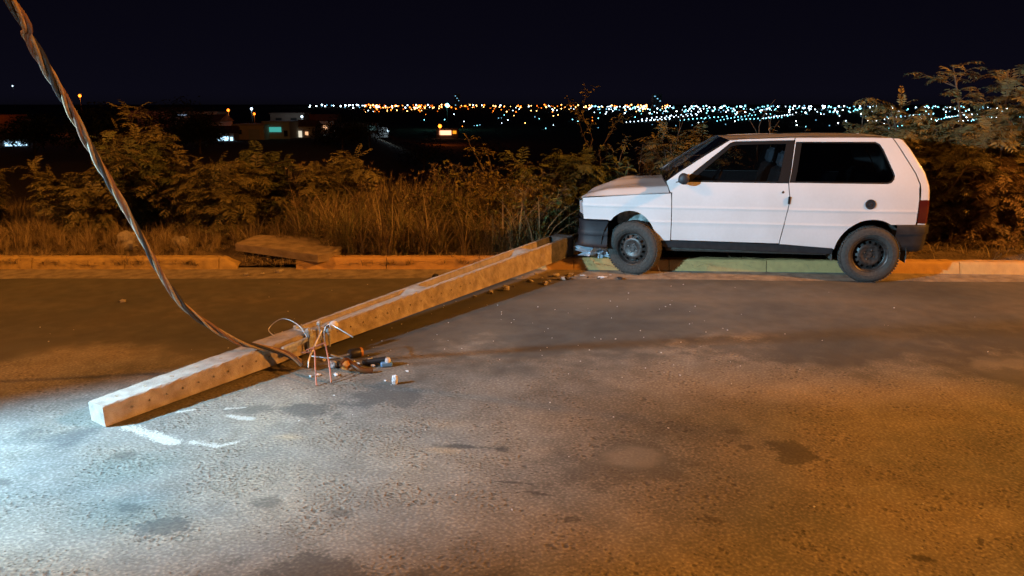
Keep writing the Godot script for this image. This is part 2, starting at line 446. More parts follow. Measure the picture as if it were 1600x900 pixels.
func side_n(u: float, v: float) -> Vector3:
	var e := 0.004
	return (side(u + e, v) - side(u - e, v)).cross(side(u, v + e) - side(u, v - e)).normalized()
# fill a (u, v) outline with holes on the curved car side; sgn 1 near side, -1 far side
func panel(mb: MB, poly: PackedVector2Array, holes: Array, sgn := 1.0, off := 0.0, thick := 0.018) -> void:
	var us := []; var vs := []
	var u := -0.7
	while u < 3.0:
		us.append(u); u += 0.07
	var v := 0.2
	while v < 1.46:
		vs.append(v)
		v += 0.0075 if (v > 0.535 and v < 0.595) or (v > 0.685 and v < 0.745) else (0.02 if v > 0.86 and v < 1.1 else 0.045)
	var bb := Rect2(poly[0], Vector2.ZERO)
	for p in poly: bb = bb.expand(p)
	var S := Vector3(1, 1, sgn)
	for i in us.size() - 1:
		if us[i + 1] < bb.position.x or us[i] > bb.end.x: continue
		for j in vs.size() - 1:
			if vs[j + 1] < bb.position.y or vs[j] > bb.end.y: continue
			var cell := PackedVector2Array([Vector2(us[i], vs[j]), Vector2(us[i + 1], vs[j]), Vector2(us[i + 1], vs[j + 1]), Vector2(us[i], vs[j + 1])])
			var got := Geometry2D.intersect_polygons(cell, poly)
			for h in holes:
				var nxt := []
				for q in got: nxt.append_array(Geometry2D.clip_polygons(q, h))
				got = []
				for q in nxt: got.append(q)
			for q in got:
				var ix := Geometry2D.triangulate_polygon(q)
				for k in range(0, ix.size(), 3):
					var pp := []; var nn := []
					for w in 3:
						var r: Vector2 = q[ix[k + w]]
						pp.append(side(r.x, r.y, off) * S); nn.append(side_n(r.x, r.y) * S)
					mb.trin(pp[0], pp[1], pp[2], nn[0], nn[1], nn[2])
	if thick > 0.0:
		var loops := [poly]
		loops.append_array(holes)
		for L in loops:
			for i in L.size():
				var a: Vector2 = L[i]; var b: Vector2 = L[(i + 1) % L.size()]
				var m := int(a.distance_to(b) / 0.06) + 1
				for k in m:
					var p := a.lerp(b, float(k) / m); var q := a.lerp(b, float(k + 1) / m)
					mb.quad(side(p.x, p.y, off) * S, side(q.x, q.y, off) * S, (side(q.x, q.y, off) - side_n(q.x, q.y) * thick) * S, (side(p.x, p.y, off) - side_n(p.x, p.y) * thick) * S)
func V2(a: Array) -> PackedVector2Array:
	var o := PackedVector2Array()
	for i in range(0, a.size(), 2): o.append(Vector2(a[i], a[i + 1]))
	return o
func arc(cx: float, cy: float, rx: float, ry: float, a0: float, a1: float, n := 14) -> Array:
	var o := []
	for i in n + 1:
		var a := deg_to_rad(lerp(a0, a1, float(i) / n))
		o.append(cx + rx * cos(a)); o.append(cy + ry * sin(a))
	return o
func sweep(mb: MB, path: Array, prof: Array) -> void:
	# path of (u, z) seen from above, prof of (outward, v)
	var g := []
	for i in path.size():
		var t: Vector2 = (path[min(i + 1, path.size() - 1)] - path[max(i - 1, 0)]).normalized()
		var o := Vector2(-t.y, t.x)
		var row := []
		for p in prof: row.append(Vector3(path[i].x + o.x * p.x, p.y, path[i].y + o.y * p.x))
		g.append(row)
	mb.grid(g, Vector3(0, 0, 0))
func build_wheel(car: Node3D, at: Vector3, sgn: float, steer: float) -> void:
	var w := Node3D.new()
	w.name = "wheel"
	car.add_child(w, true)
	w.position = at
	w.rotation = Vector3(0, steer, 0)
	# axis: local z, outer face towards sgn*z
	var xf := Transform3D(Basis(Vector3(1, 0, 0), PI / 2 * sgn), Vector3.ZERO)
	var t := MB.new()
	t.lathe([Vector2(0.168, 0.055), Vector2(0.178, 0.07), Vector2(0.2, 0.082), Vector2(0.225, 0.086), Vector2(0.25, 0.082), Vector2(0.268, 0.07), Vector2(0.276, 0.056), Vector2(0.279, 0.03), Vector2(0.28, 0.0), Vector2(0.279, -0.03), Vector2(0.276, -0.056), Vector2(0.268, -0.07), Vector2(0.25, -0.082), Vector2(0.2, -0.082), Vector2(0.168, -0.06)], xf, 56)
	# sidewall rib and tread blocks
	t.lathe([Vector2(0.205, 0.0835), Vector2(0.208, 0.0868), Vector2(0.213, 0.0868), Vector2(0.216, 0.0855)], xf, 56)
	for k in 64:
		var a := TAU * k / 64.0
		for s in [-0.05, -0.018, 0.018, 0.05]:
			var q := Transform3D(xf.basis * Basis(Vector3.UP, a), xf * Vector3(0.2795 * cos(-a), s + 0.006 * (k % 2), 0.2795 * sin(-a)))
			t.box(q, Vector3(0.009, 0.026, 0.019), 0.002)
	part("tyre", t.mesh(), M.rubber, w)
	var r := MB.new()
	r.lathe([Vector2(0.0, 0.045), Vector2(0.028, 0.045), Vector2(0.032, 0.038), Vector2(0.05, 0.036), Vector2(0.075, 0.05), Vector2(0.1, 0.052), Vector2(0.112, 0.044)], xf, 40)
	r.lathe([Vector2(0.138, 0.028), Vector2(0.146, 0.022), Vector2(0.152, 0.026), Vector2(0.158, 0.05), Vector2(0.163, 0.064), Vector2(0.172, 0.068), Vector2(0.174, 0.062), Vector2(0.17, 0.05)], xf, 40)
	r.lathe([Vector2(0.155, 0.03), Vector2(0.15, -0.04), Vector2(0.04, -0.045)], xf, 32)
	for k in 14:
		var a0 := TAU * (k - 0.27) / 14.0; var a1 := TAU * (k + 0.27) / 14.0
		var P := func(rr: float, h: float, a: float) -> Vector3: return xf * Vector3(rr * cos(a), h, rr * sin(a))
		r.quad(P.call(0.112, 0.044, a0), P.call(0.112, 0.044, a1), P.call(0.138, 0.028, a1), P.call(0.138, 0.028, a0))
	part("rim", r.mesh(), M.steel, w)
	for k in 4:
		var b := MB.new()
		var a := TAU * k / 4.0 + 0.4
		b.lathe([Vector2(0.0, 0.012), Vector2(0.006, 0.012), Vector2(0.009, 0.008), Vector2(0.009, -0.004)], Transform3D(xf.basis, xf * Vector3(0.049 * cos(a), 0.036, 0.049 * sin(a))), 6)
		part("bolt", b.mesh(), M.chrome, w)

func build_car() -> void:
	hw_init()
	var car := thing("hatchback_car", "white two-door hatchback car crashed against the fallen concrete pole", "car")
	var yaw := deg_to_rad(8.58)
	var d := Vector3(cos(yaw), 0, sin(yaw)); var n := Vector3(-sin(yaw), 0, cos(yaw))
	car.position = Vector3(1.268, 0.0, -7.719) - n * 0.765
	car.rotation.y = -yaw
	var fender := V2([-0.535, 0.575, -0.545, 0.70, -0.55, 0.79, -0.3, 0.812, 0.0, 0.838, 0.340, 0.858, 0.347, 0.78, 0.353, 0.6, 0.356, 0.376, 0.212, 0.372] + arc(-0.06, 0.29, 0.285, 0.385, 13, 134) + [-0.30, 0.575])
	var pillar := V2([0.335, 0.868, 0.285, 0.985, 0.85, 1.378, 1.0, 1.392, 1.46, 1.408, 1.46, 1.388, 0.91, 1.372, 0.862, 1.357, 0.445, 0.985, 0.382, 0.974, 0.354, 0.868])
	var door := V2([0.352, 0.862, 0.376, 0.967, 0.56, 0.974, 1.468, 0.974, 1.491, 0.82, 1.491, 0.80, 1.425, 0.374, 0.364, 0.382, 0.361, 0.6, 0.355, 0.78])
	var frame := V2([0.445, 0.980, 0.862, 1.352, 0.912, 1.367, 1.462, 1.383, 1.47, 0.980])
	var pane := V2([0.535, 0.990, 0.878, 1.322, 0.94, 1.338, 1.392, 1.353, 1.372, 0.990])
	var quarter := V2([1.470, 1.408, 2.0, 1.414, 2.347, 1.412, 2.40, 1.352, 2.69, 0.974, 2.705, 0.84, 2.70, 0.588] + arc(2.30, 0.27, 0.345, 0.365, 60, 171) + [1.94, 0.338, 1.433, 0.368, 1.499, 0.80, 1.499, 0.82, 1.477, 0.974])
	var qhole := V2([1.478, 0.980, 1.478, 1.372, 2.205, 1.376, 2.25, 1.355, 2.29, 1.305, 2.438, 1.06, 2.442, 1.02, 2.425, 0.99, 2.395, 0.980])
	var qpane := V2([1.532, 0.994, 1.535, 1.360, 2.20, 1.363, 2.24, 1.345, 2.277, 1.30, 2.424, 1.06, 2.427, 1.025, 2.415, 1.003, 2.39, 0.994])
	var sill := V2([0.205, 0.305, 0.212, 0.366, 0.36, 0.37, 1.42, 0.36, 1.94, 0.332, 1.957, 0.275])
	for sg in [1.0, -1.0]:
		var m := MB.new()
		var fp := fender
		if sg < 0.0: fp = Geometry2D.intersect_polygons(fender, V2([-0.16, 0.3, 0.5, 0.3, 0.5, 0.95, -0.10, 0.95]))[0]
		panel(m, fp, [], sg); part("front_fender", m.mesh(), M.paint, car)
		m = MB.new()
		panel(m, pillar, [], sg); part("windscreen_pillar", m.mesh(), M.paint, car)
		m = MB.new()
		panel(m, door, [], sg)
		var dr := part("door", m.mesh(), M.paint, car)
		m = MB.new(); panel(m, frame, [pane], sg, -0.004); part("window_frame", m.mesh(), M.trim, dr)
		m = MB.new(); panel(m, pane, [], sg, -0.012, 0.0); part("window_pane", m.mesh(), M.glass, dr)
		m = MB.new(); m.box(Transform3D(Basis(), side(1.487, 0.81, 0.006) * Vector3(1, 1, sg)), Vector3(0.022, 0.075, 0.014), 0.004); part("door_handle", m.mesh(), M.trim, dr)
		m = MB.new(); m.lathe([Vector2(0, 0.006), Vector2(0.010, 0.006), Vector2(0.014, 0.002), Vector2(0.014, -0.006)], Transform3D(Basis(Vector3.RIGHT, PI / 2 * sg), side(1.425, 0.888) * Vector3(1, 1, sg)), 14); part("lock", m.mesh(), M.chrome, dr)
		m = MB.new()
		panel(m, quarter, [qhole], sg)
		var qt := part("rear_quarter", m.mesh(), M.paint, car)
		m = MB.new(); panel(m, qhole, [qpane], sg, -0.006); part("window_trim", m.mesh(), M.trim, qt)
		m = MB.new(); panel(m, qpane, [], sg, -0.012, 0.0); part("window_pane", m.mesh(), M.tint, qt)
		m = MB.new(); panel(m, V2([0.38, 0.40, 0.40, 0.966, 1.45, 0.97, 1.47, 0.80, 1.42, 0.39]), [], sg, -0.05, 0.0); part("door_trim", m.mesh(), M.seat, dr)
		m = MB.new(); panel(m, V2([1.50, 0.40, 1.49, 0.972, 2.42, 0.972, 2.66, 0.96, 2.66, 0.64, 1.95, 0.64, 1.93, 0.40]), [], sg, -0.05, 0.0); part("side_trim", m.mesh(), M.seat, qt)
		m = MB.new(); panel(m, sill, [], sg, -0.012); part("sill", m.mesh(), M.plastic, car)
		# mirror
		m = MB.new()
		var mx := Transform3D(Basis(Vector3.FORWARD, 0.0).scaled(Vector3(0.055, 0.055, 0.085)), Vector3(0.455, 1.012, sg * 0.83))
		var pr := []
		for k in 13: pr.append(Vector2(pow(sin(PI * k / 12.0), 0.7), -cos(PI * k / 12.0)))
		m.lathe(pr, mx * Transform3D(Basis(Vector3.FORWARD, 0.35), Vector3.ZERO), 20)
		m.box(T(0.45, 0.985, sg * 0.755), Vector3(0.06, 0.03, 0.06), 0.008)
		part("side_mirror", m.mesh(), M.plastic, car)
		# tail lamp
		var tl := part("tail_light", _lamp(sg), M.red_lens, car)
		m = MB.new()
		for v in [0.63, 0.715, 0.80]:
			m.box(T(2.758, v, sg * 0.696), Vector3(0.09, 0.006, 0.012), 0.002)
		part("lens_rib", m.mesh(), M.trim, tl)
		# wheel arch liners
		for w in [[-0.06, 0.29, 0.285, 0.385], [2.30, 0.27, 0.345, 0.365]]:
			m = MB.new()
			var g := []
			for k in 17:
				var a := deg_to_rad(lerp(-10.0, 190.0, k / 16.0))
				var p := Vector2(w[0] + (w[2] + 0.004) * cos(a), w[1] + (w[3] + 0.004) * sin(a))
				g.append([Vector3(p.x, p.y, sg * 0.735), Vector3(p.x, p.y, sg * 0.42)])
			m.grid(g)
			part("wheel_arch", m.mesh(), M.underseal, car)
	# fuel cap on the near side
	var m2 := MB.new()
	m2.lathe([Vector2(0.0, 0.012), Vector2(0.014, 0.012), Vector2(0.018, 0.004), Vector2(0.034, 0.004), Vector2(0.046, 0.008), Vector2(0.050, 0.0), Vector2(0.050, -0.02)], Transform3D(Basis(Vector3.RIGHT, PI / 2), side(2.252, 0.783)), 28)
	part("fuel_cap", m2.mesh(), M.plastic, car)
	# hood: pushed back on the far side where it hit
	var g := []
	for i in 25:
		var row := []
		for j in 33:
			var t := 1.0 - 2.0 * j / 32.0
			var f := i / 24.0
			var uf: float = -0.575 + 0.36 * pow((1.0 - t) * 0.5, 1.15) + 0.03 * (1.0 - t * t) * -1.0
			var ur: float = 0.322 - 0.04 * (1.0 - t * t)
			var u: float = lerp(uf, ur, f)
			var ve: float = lerp(0.800, 0.866, clampf((u + 0.57) / 0.91, 0.0, 1.0))
			var at := absf(t)
			var crown: float = 0.05 * smooth(1.0, 0.84, at) + 0.028 * (1.0 - at)
			crown *= 0.25 + 0.75 * smooth(0.0, 0.35, f)
			if f < 0.08: ve -= 0.022 * pow((0.08 - f) / 0.08, 2.0)
			crown += 0.026 * sin(t * 6.0 + f * 3.0) * (1.0 - f) * smooth(0.9, 0.0, t)
			row.append(Vector3(u, ve + crown + 0.002, t * (hw(u, 0.84) - 0.004)))
		g.append(row)
	m2 = MB.new(); m2.grid(g, Vector3.UP)
	for j in 32: m2.quad(g[0][j], g[0][j + 1], g[0][j + 1] + Vector3(0.02, -0.03, 0), g[0][j] + Vector3(0.02, -0.03, 0))
	for i in 24: m2.quad(g[i][0], g[i + 1][0], g[i + 1][0] + Vector3(0, -0.008, -0.02), g[i][0] + Vector3(0, -0.008, -0.02))
	part("hood", m2.mesh(), M.paint, car)
	# cowl, windscreen
	var base := []; var topp := []; var cow := []
	for j in 25:
		var t := 1.0 - 2.0 * j / 24.0
		var b := side(0.285, 0.985); var r := side(0.85, 1.378)
		base.append(Vector3(b.x - 0.012 * (1.0 - t * t), 0.972, t * b.z))
		topp.append(Vector3(r.x - 0.004 * (1.0 - t * t), 1.378 + 0.010 * (1.0 - t * t), t * r.z))
		cow.append(Vector3(0.322 - 0.04 * (1.0 - t * t) + 0.004, 0.86 + 0.05 * smooth(1.0, 0.84, absf(t)), t * (hw(0.3, 0.86) - 0.01)))
	m2 = MB.new(); m2.grid([cow, base], Vector3.UP); part("cowl", m2.mesh(), M.trim, car)
	var ga := []
	for i in 9:
		var row := []
		for j in 25: row.append(base[j].lerp(topp[j], i / 8.0) + Vector3(-0.008, 0.01, 0) * sin(PI * i / 8.0))
		ga.append(row)
	m2 = MB.new(); m2.grid(ga, Vector3(-1, 1, 0)); var ws := part("windscreen", m2.mesh(), M.glass, car)
	m2 = MB.new()
	for sg in [0, 24]:
		var pts := []; var rr := []
		for i in 9: pts.append(ga[i][sg] + Vector3(-0.004, 0.004, 0)); rr.append(0.007)
		m2.tube(pts, rr, 6)
	part("windscreen_seal", m2.mesh(), M.trim, ws)
	# roof
	g = []
	for i in 25:
		var row := []
		var u: float = lerp(0.85, 2.352, i / 24.0)
		var ve: float = 1.378 + 0.034 * smooth(0.85, 1.9, u) - 0.004 * smooth(2.0, 2.4, u)
		for j in 25:
			var t := 1.0 - 2.0 * j / 24.0
			var e := side(u, ve)
			var uu := e.x - 0.012 * (1.0 - t * t) * smooth(1.4, 0.85, u)
			row.append(Vector3(uu, ve + 0.010 * (1.0 - pow(absf(t), 2.6)) + 0.002, t * (e.z + 0.001)))
		g.append(row)
	m2 = MB.new(); m2.grid(g, Vector3.UP)
	var rf := part("roof", m2.mesh(), M.paint, car)
	for sg in [1, -1]:
		m2 = MB.new()
		var pts := []; var rr := []
		for i in 24:
			pts.append(g[i][3 if sg == 1 else 21] + Vector3(0, 0.002, 0)); rr.append(0.005)
		m2.tube(pts, rr, 5)
		part("roof_gutter", m2.mesh(), M.trim, rf)
	# tailgate
	g = []
	var prof := [[2.354, 1.407, 2.41, 1.408], [2.378, 1.385, 2.455, 1.393], [2.447, 1.30, 2.535, 1.31], [2.531, 1.19, 2.62, 1.20], [2.616, 1.08, 2.705, 1.09], [2.697, 0.974, 2.785, 0.965], [2.712, 0.93, 2.80, 0.92], [2.716, 0.85, 2.806, 0.845], [2.716, 0.72, 2.806, 0.72], [2.712, 0.59, 2.80, 0.59]]
	for i in prof.size():
		var p: Array = prof[i]
		var a := side(p[0], p[1])
		a.x += 0.004
		var row := [a]
		for q in [[0.75, 0.006], [0.93, 0.016], [1.0, 0.034], [1.0, 0.06]]:
			row.append(Vector3(lerp(a.x, p[2] + (a.x - p[0]), q[0]), p[3], a.z - q[1]))
		for j in 9:
			var t := 1.0 - 2.0 * j / 8.0
			row.append(Vector3(p[2] + (a.x - p[0]) + 0.03 * (1.0 - t * t), p[3], t * (a.z - 0.1)))
		for q in [[1.0, 0.06], [1.0, 0.034], [0.93, 0.016], [0.75, 0.006], [0.0, 0.0]]:
			row.append(Vector3(lerp(a.x, p[2] + (a.x - p[0]), q[0]), p[3] if q[0] > 0 else p[1], -(a.z - q[1])))
		g.append(row)
	m2 = MB.new(); m2.grid(g, Vector3(1, 0.3, 0)); var tg := part("tailgate", m2.mesh(), M.paint, car)
	m2 = MB.new()
	var gw := []
	for i in range(2, 6):
		var row := []
		for j in range(5, 14): row.append(g[i][j] + Vector3(0.006, 0.004, 0))
		gw.append(row)
	m2.grid(gw, Vector3(1, 0.5, 0)); part("rear_window", m2.mesh(), M.tint, tg)
	# bumpers
	m2 = MB.new()
	var bp := [Vector2(-0.02, 0.575), Vector2(0.004, 0.568), Vector2(0.016, 0.545), Vector2(0.018, 0.45), Vector2(0.006, 0.44), Vector2(0.006, 0.40), Vector2(0.014, 0.39), Vector2(0.004, 0.31), Vector2(-0.03, 0.285)]
	sweep(m2, [Vector2(-0.285, 0.735), Vector2(-0.42, 0.725), Vector2(-0.52, 0.70), Vector2(-0.575, 0.66), Vector2(-0.605, 0.60), Vector2(-0.60, 0.3), Vector2(-0.50, 0.0), Vector2(-0.38, -0.3), Vector2(-0.28, -0.6), Vector2(-0.24, -0.7), Vector2(-0.2, -0.74)], bp)
	part("front_bumper", m2.mesh(), M.bumper_black, car)
	m2 = MB.new()
	var rp := [Vector2(-0.05, 0.592), Vector2(0.012, 0.588), Vector2(0.024, 0.575), Vector2(0.026, 0.50), Vector2(0.012, 0.49), Vector2(0.006, 0.40), Vector2(-0.01, 0.335), Vector2(-0.05, 0.31)]
	var path := []
	for p in [[2.52, -0.74], [2.68, -0.732], [2.77, -0.715], [2.82, -0.67], [2.835, -0.6], [2.85, 0.0], [2.835, 0.6], [2.82, 0.67], [2.77, 0.715], [2.68, 0.732], [2.52, 0.74]]: path.append(Vector2(p[0], p[1]))
	path.reverse()
	var path2 := []
	for p in path: path2.append(p)
	path2.reverse()
	sweep(m2, path2, rp.map(func(q): return Vector2(-q.x, q.y)))
	part("rear_bumper", m2.mesh(), M.plastic, car)
	# front panel, headlight
	m2 = MB.new()
	var fg := []
	for j in 17:
		var t := 1.0 - 2.0 * j / 16.0
		var uf: float = -0.535 + 0.36 * pow((1.0 - t) * 0.5, 1.15) - 0.02 * (1.0 - t * t)
		fg.append([Vector3(uf + 0.02, 0.56, t * 0.66), Vector3(uf, 0.68, t * 0.67), Vector3(uf + 0.01, 0.79, t * 0.67)])
	m2.grid(fg, Vector3(-1, 0, 0)); part("front_grille", m2.mesh(), M.plastic, car)
	for sg in [1.0]:
		m2 = MB.new()
		var px := -0.555 if sg > 0 else -0.19
		m2.box(TR(Vector3(px + 0.012, 0.675, sg * 0.57), Vector3(0, 0.25 * sg if sg > 0 else 0.3, 0.06)), Vector3(0.06, 0.15, 0.2), 0.02)
		var hl := part("headlight", m2.mesh(), M.lens, car)
		m2 = MB.new(); m2.box(TR(Vector3(px + 0.012, 0.59, sg * 0.59), Vector3(0, 0.2, 0)), Vector3(0.07, 0.03, 0.19), 0.006); part("bezel", m2.mesh(), M.trim, hl)
	# inner wing seen inside the raised front arch
	m2 = MB.new(); m2.box(TR(Vector3(-0.01, 0.60, 0.56), Vector3(0.2, 0, 0.05)), Vector3(0.36, 0.17, 0.03), 0.01)
	m2.tube([Vector3(0.0, 0.3, 0.5), Vector3(0.01, 0.62, 0.5)], [0.035, 0.045], 12)
	part("strut_tower", m2.mesh(), M.inner_wing, car)
	# floor and inside
	m2 = MB.new()
	m2.box(T(1.12, 0.30, 0), Vector3(1.62, 0.09, 1.40), 0.02)
	m2.box(T(2.32, 0.36, 0), Vector3(0.9, 0.1, 0.80), 0.02)
	m2.box(T(-0.02, 0.44, 0), Vector3(0.7, 0.34, 0.78), 0.03)
	m2.box(T(0.33, 0.6, 0), Vector3(0.02, 0.56, 1.36), 0.005)
	part("floor_pan", m2.mesh(), M.underseal, car)
	m2 = MB.new(); m2.box(TR(Vector3(0.52, 0.87, 0), Vector3(0, 0, -0.12)), Vector3(0.34, 0.16, 1.36), 0.04); m2.box(T(0.55, 1.0, 0.33), Vector3(0.2, 0.07, 0.34), 0.03)
	part("dashboard", m2.mesh(), M.seat, car)
	m2 = MB.new()
	var ring := []; var rr2 := []
	for k in 29:
		var a := TAU * k / 28.0
		ring.append(Transform3D(Basis(Vector3.FORWARD, 0.42), Vector3(0.80, 0.93, 0.34)) * Vector3(0, 0.18 * sin(a), 0.18 * cos(a))); rr2.append(0.013)
	m2.tube(ring, rr2, 8, false)
	m2.tube([ring[0], ring[14]], [0.012, 0.012], 6); m2.tube([Vector3(0.80, 0.93, 0.34), Vector3(0.62, 0.86, 0.34)], [0.03, 0.03], 8)
	part("steering_wheel", m2.mesh(), M.plastic, car)
	for sg in [1.0, -1.0]:
		m2 = MB.new()
		m2.box(TR(Vector3(1.13, 0.52, sg * 0.34), Vector3(0, 0, 0.1)), Vector3(0.5, 0.16, 0.46), 0.05)
		m2.box(TR(Vector3(1.40, 0.82, sg * 0.34), Vector3(0, 0, -0.25)), Vector3(0.13, 0.60, 0.44), 0.05)
		var seat := part("front_seat", m2.mesh(), M.seat, car)
		m2 = MB.new(); m2.box(TR(Vector3(1.475, 1.18, sg * 0.34), Vector3(0, 0, -0.2)), Vector3(0.08, 0.17, 0.25), 0.035)
		part("headrest", m2.mesh(), M.seat_pale, seat)
	m2 = MB.new(); m2.box(TR(Vector3(2.0, 0.55, 0), Vector3(0, 0, 0.1)), Vector3(0.45, 0.16, 1.2), 0.05); m2.box(TR(Vector3(2.28, 0.82, 0), Vector3(0, 0, -0.3)), Vector3(0.12, 0.52, 1.2), 0.05)
	part("rear_seat", m2.mesh(), M.seat, car)
	build_wheel(car, Vector3(-0.005, 0.28, 0.69), 1.0, deg_to_rad(-24.0))
	build_wheel(car, Vector3(-0.005, 0.28, -0.69), -1.0, deg_to_rad(-24.0))
	build_wheel(car, Vector3(2.30, 0.28, 0.695), 1.0, 0.0)
	build_wheel(car, Vector3(2.30, 0.28, -0.695), -1.0, 0.0)
	m2 = MB.new(); m2.tube([Vector3(2.30, 0.27, -0.62), Vector3(2.30, 0.27, 0.62)], [0.035, 0.035], 10); m2.tube([Vector3(0, 0.27, -0.62), Vector3(0, 0.27, 0.62)], [0.025, 0.025], 10)
	part("axle", m2.mesh(), M.dark, car)
func _lamp(sg: float) -> ArrayMesh:
	var m := MB.new()
	var g := []
	for v in [0.598, 0.605, 0.72, 0.825, 0.832]:
		var e := 0.0 if v == 0.598 or v == 0.832 else 0.006
		var a := side(2.712, v)
		g.append([Vector3(a.x, v, (a.z - 0.004 + e) * sg), Vector3(a.x + 0.07, v, (a.z - 0.006 + e) * sg), Vector3(a.x + 0.088 + e, v, (a.z - 0.02 + e) * sg), Vector3(a.x + 0.094 + e, v, (a.z - 0.05) * sg), Vector3(a.x + 0.10 + e, v, (a.z - 0.17) * sg)])
	m.grid(g, Vector3(0.3, 0, sg))
	return m.mesh()

# ------------------------------------------------------------------ the fallen pole
func pole_w(s: float) -> float: return 0.155 + 0.0145 * s
func pole_h(s: float) -> float: return 0.12 + 0.019 * s
func recess(s: float) -> float:
	var r := 0.0
	for p in [[1.45, 2.62, 0.03, 0.1], [2.74, 4.22, 0.085, 0.2], [4.32, 4.92, 0.09, 0.04]]:
		if s > p[0] and s < p[1]: r = max(r, p[2] * min(1.0, min((s - p[0]) / p[3], (p[1] - s) / p[3])))
	return r
var pole_node: Node3D
func build_pole() -> void:
	var root := thing("concrete_utility_pole", "fallen tapered concrete utility pole with recessed panels lying across road and kerb", "utility pole", Vector3(-2.25, 0.004, -3.9))
	pole_node = root
	var yaw := atan2(0.8177, 0.5757)
	root.basis = Basis(Vector3.UP, yaw) * Basis(Vector3(0, 0, 1), 0.0285)
	var L := 5.06
	var f := noise(51, 3.0, 4)
	var j := func(s: float, q: float, e: float) -> float: return f.get_noise_2d(s * 4.0, q * 9.0) * e
	# top and far sides as rows of points, chipped along the arrises
	var ss := []
	var s := 0.0
	while s < L:
		ss.append(s); s += 0.025
	ss.append(L)
	var g := []; var gl := []; var gb := []
	for q in ss:
		var w := pole_w(q); var h := pole_h(q); var r := recess(q)
		var e1: float = 0.006 + j.call(q, 1.0, 0.012); var e2: float = 0.006 + j.call(q, 5.0, 0.010)
		var row := [Vector3(q, h - absf(e1), 0), Vector3(q, h + j.call(q, 2.0, 0.003), -absf(e1) - 0.002), Vector3(q, h + j.call(q, 2.5, 0.002), -0.024)]
		row.append(Vector3(q, h, -0.034 + j.call(q, 8.0, 0.006)))
		row.append(Vector3(q, h - r, -0.045))
		row.append(Vector3(q, h - r + j.call(q, 3.0, 0.003), -w * 0.5))
		row.append(Vector3(q, h - r, -w + 0.045)); row.append(Vector3(q, h, -w + 0.034 + j.call(q, 9.0, 0.006)))
		row.append(Vector3(q, h + j.call(q, 4.0, 0.002), -w + absf(e2) + 0.002)); row.append(Vector3(q, h - absf(e2), -w))
		g.append(row)
		gl.append([Vector3(q, h - absf(e2), -w), Vector3(q, h * 0.5, -w + j.call(q, 6.0, 0.003)), Vector3(q, 0.0, -w)])
		gb.append([Vector3(q, 0, -w), Vector3(q, 0, 0)])
	var m := MB.new()
	m.grid(gl); m.grid(gb)
	var dark_foot := MB.new()
	for i in g.size() - 1:
		var to: MB = m if ss[i] < 4.6 else dark_foot
		for k in g[0].size() - 1:
			to.quad(g[i][k], g[i + 1][k], g[i + 1][k + 1], g[i][k + 1])
	# both ends
	for e in [0, ss.size() - 1]:
		var row: Array = g[e]
		var c := Vector3(ss[e], pole_h(ss[e]) * 0.45, -pole_w(ss[e]) * 0.5)
		var loop := row.duplicate()
		loop.append(Vector3(ss[e], 0, -pole_w(ss[e]))); loop.append(Vector3(ss[e], 0, 0))
		for k in loop.size():
			if e == 0: m.tri(c, loop[k], loop[(k + 1) % loop.size()])
			else: dark_foot.tri(c, loop[(k + 1) % loop.size()], loop[k])
	part("shaft", m.mesh(), M.concrete, root)
	# the pitted side with its row of bolt holes
	var holes := []
	var hs := []
	s = 0.16
	while s < 3.3:
		hs.append(s); s += 0.105 if s < 1.3 else 0.13
	var sm := MB.new()
	var us := [0.0]
	for h in hs: us.append(h)
	s = hs[-1] + 0.1
	while s < L - 0.02:
		us.append(s); s += 0.06
	us.append(L)
	var uu := []
	for i in us.size() - 1:
		var k := int(ceil((us[i + 1] - us[i]) / 0.03))
		for t in k: uu.append(lerp(us[i], us[i + 1], float(t) / k))
	uu.append(L)
	var F := func(p: Vector2) -> Vector3:
		var v: float = p.y / pole_h(p.x)
		var d := 0.0
		if v > 0.03 and v < 0.97: d = -absf(f.get_noise_2d(p.x * 9.0, p.y * 22.0)) * 0.010 - 0.001
		return Vector3(p.x, p.y, d)
	for i in uu.size() - 1:
		var a: float = uu[i]; var b: float = uu[i + 1]
		for k in 6:
			var y0 := k / 6.0; var y1 := (k + 1) / 6.0
			var e1: float = absf(0.006 + j.call(a, 1.0, 0.012)); var e2: float = absf(0.006 + j.call(b, 1.0, 0.012))
			var H0: float = pole_h(a) - e1; var H1: float = pole_h(b) - e2
			var cell := PackedVector2Array([Vector2(a, H0 * y0), Vector2(b, H1 * y0), Vector2(b, H1 * y1), Vector2(a, H0 * y1)])
			var got := [cell]
			for h in hs:
				if absf(h - a) < 0.04 or absf(h - b) < 0.04:
					var circ := PackedVector2Array()
					for c in 8: circ.append(Vector2(h + 0.0062 * cos(TAU * c / 8.0), pole_h(h) * 0.5 + 0.0062 * sin(TAU * c / 8.0)))
					var nx := []
					for q in got: nx.append_array(Geometry2D.clip_polygons(q, circ))
					got = nx
			for q in got:
				var ix := Geometry2D.triangulate_polygon(q)
				for t in range(0, ix.size(), 3):
					var A: Vector3 = F.call(q[ix[t]]); var B: Vector3 = F.call(q[ix[t + 1]]); var C: Vector3 = F.call(q[ix[t + 2]])
					var to: MB = sm if a < 4.6 else dark_foot
					if (B - A).cross(C - A).z < 0.0: to.tri(A, C, B)
					else: to.tri(A, B, C)
	part("pitted_side", sm.mesh(), M.pole_side, root)
	var bs := part("dark_base", dark_foot.mesh(), M.dark_foot, root)  # last stretch of the pole, coloured a darker, greyer concrete tone
	bs.set_meta("label", "dark foot of the pole")
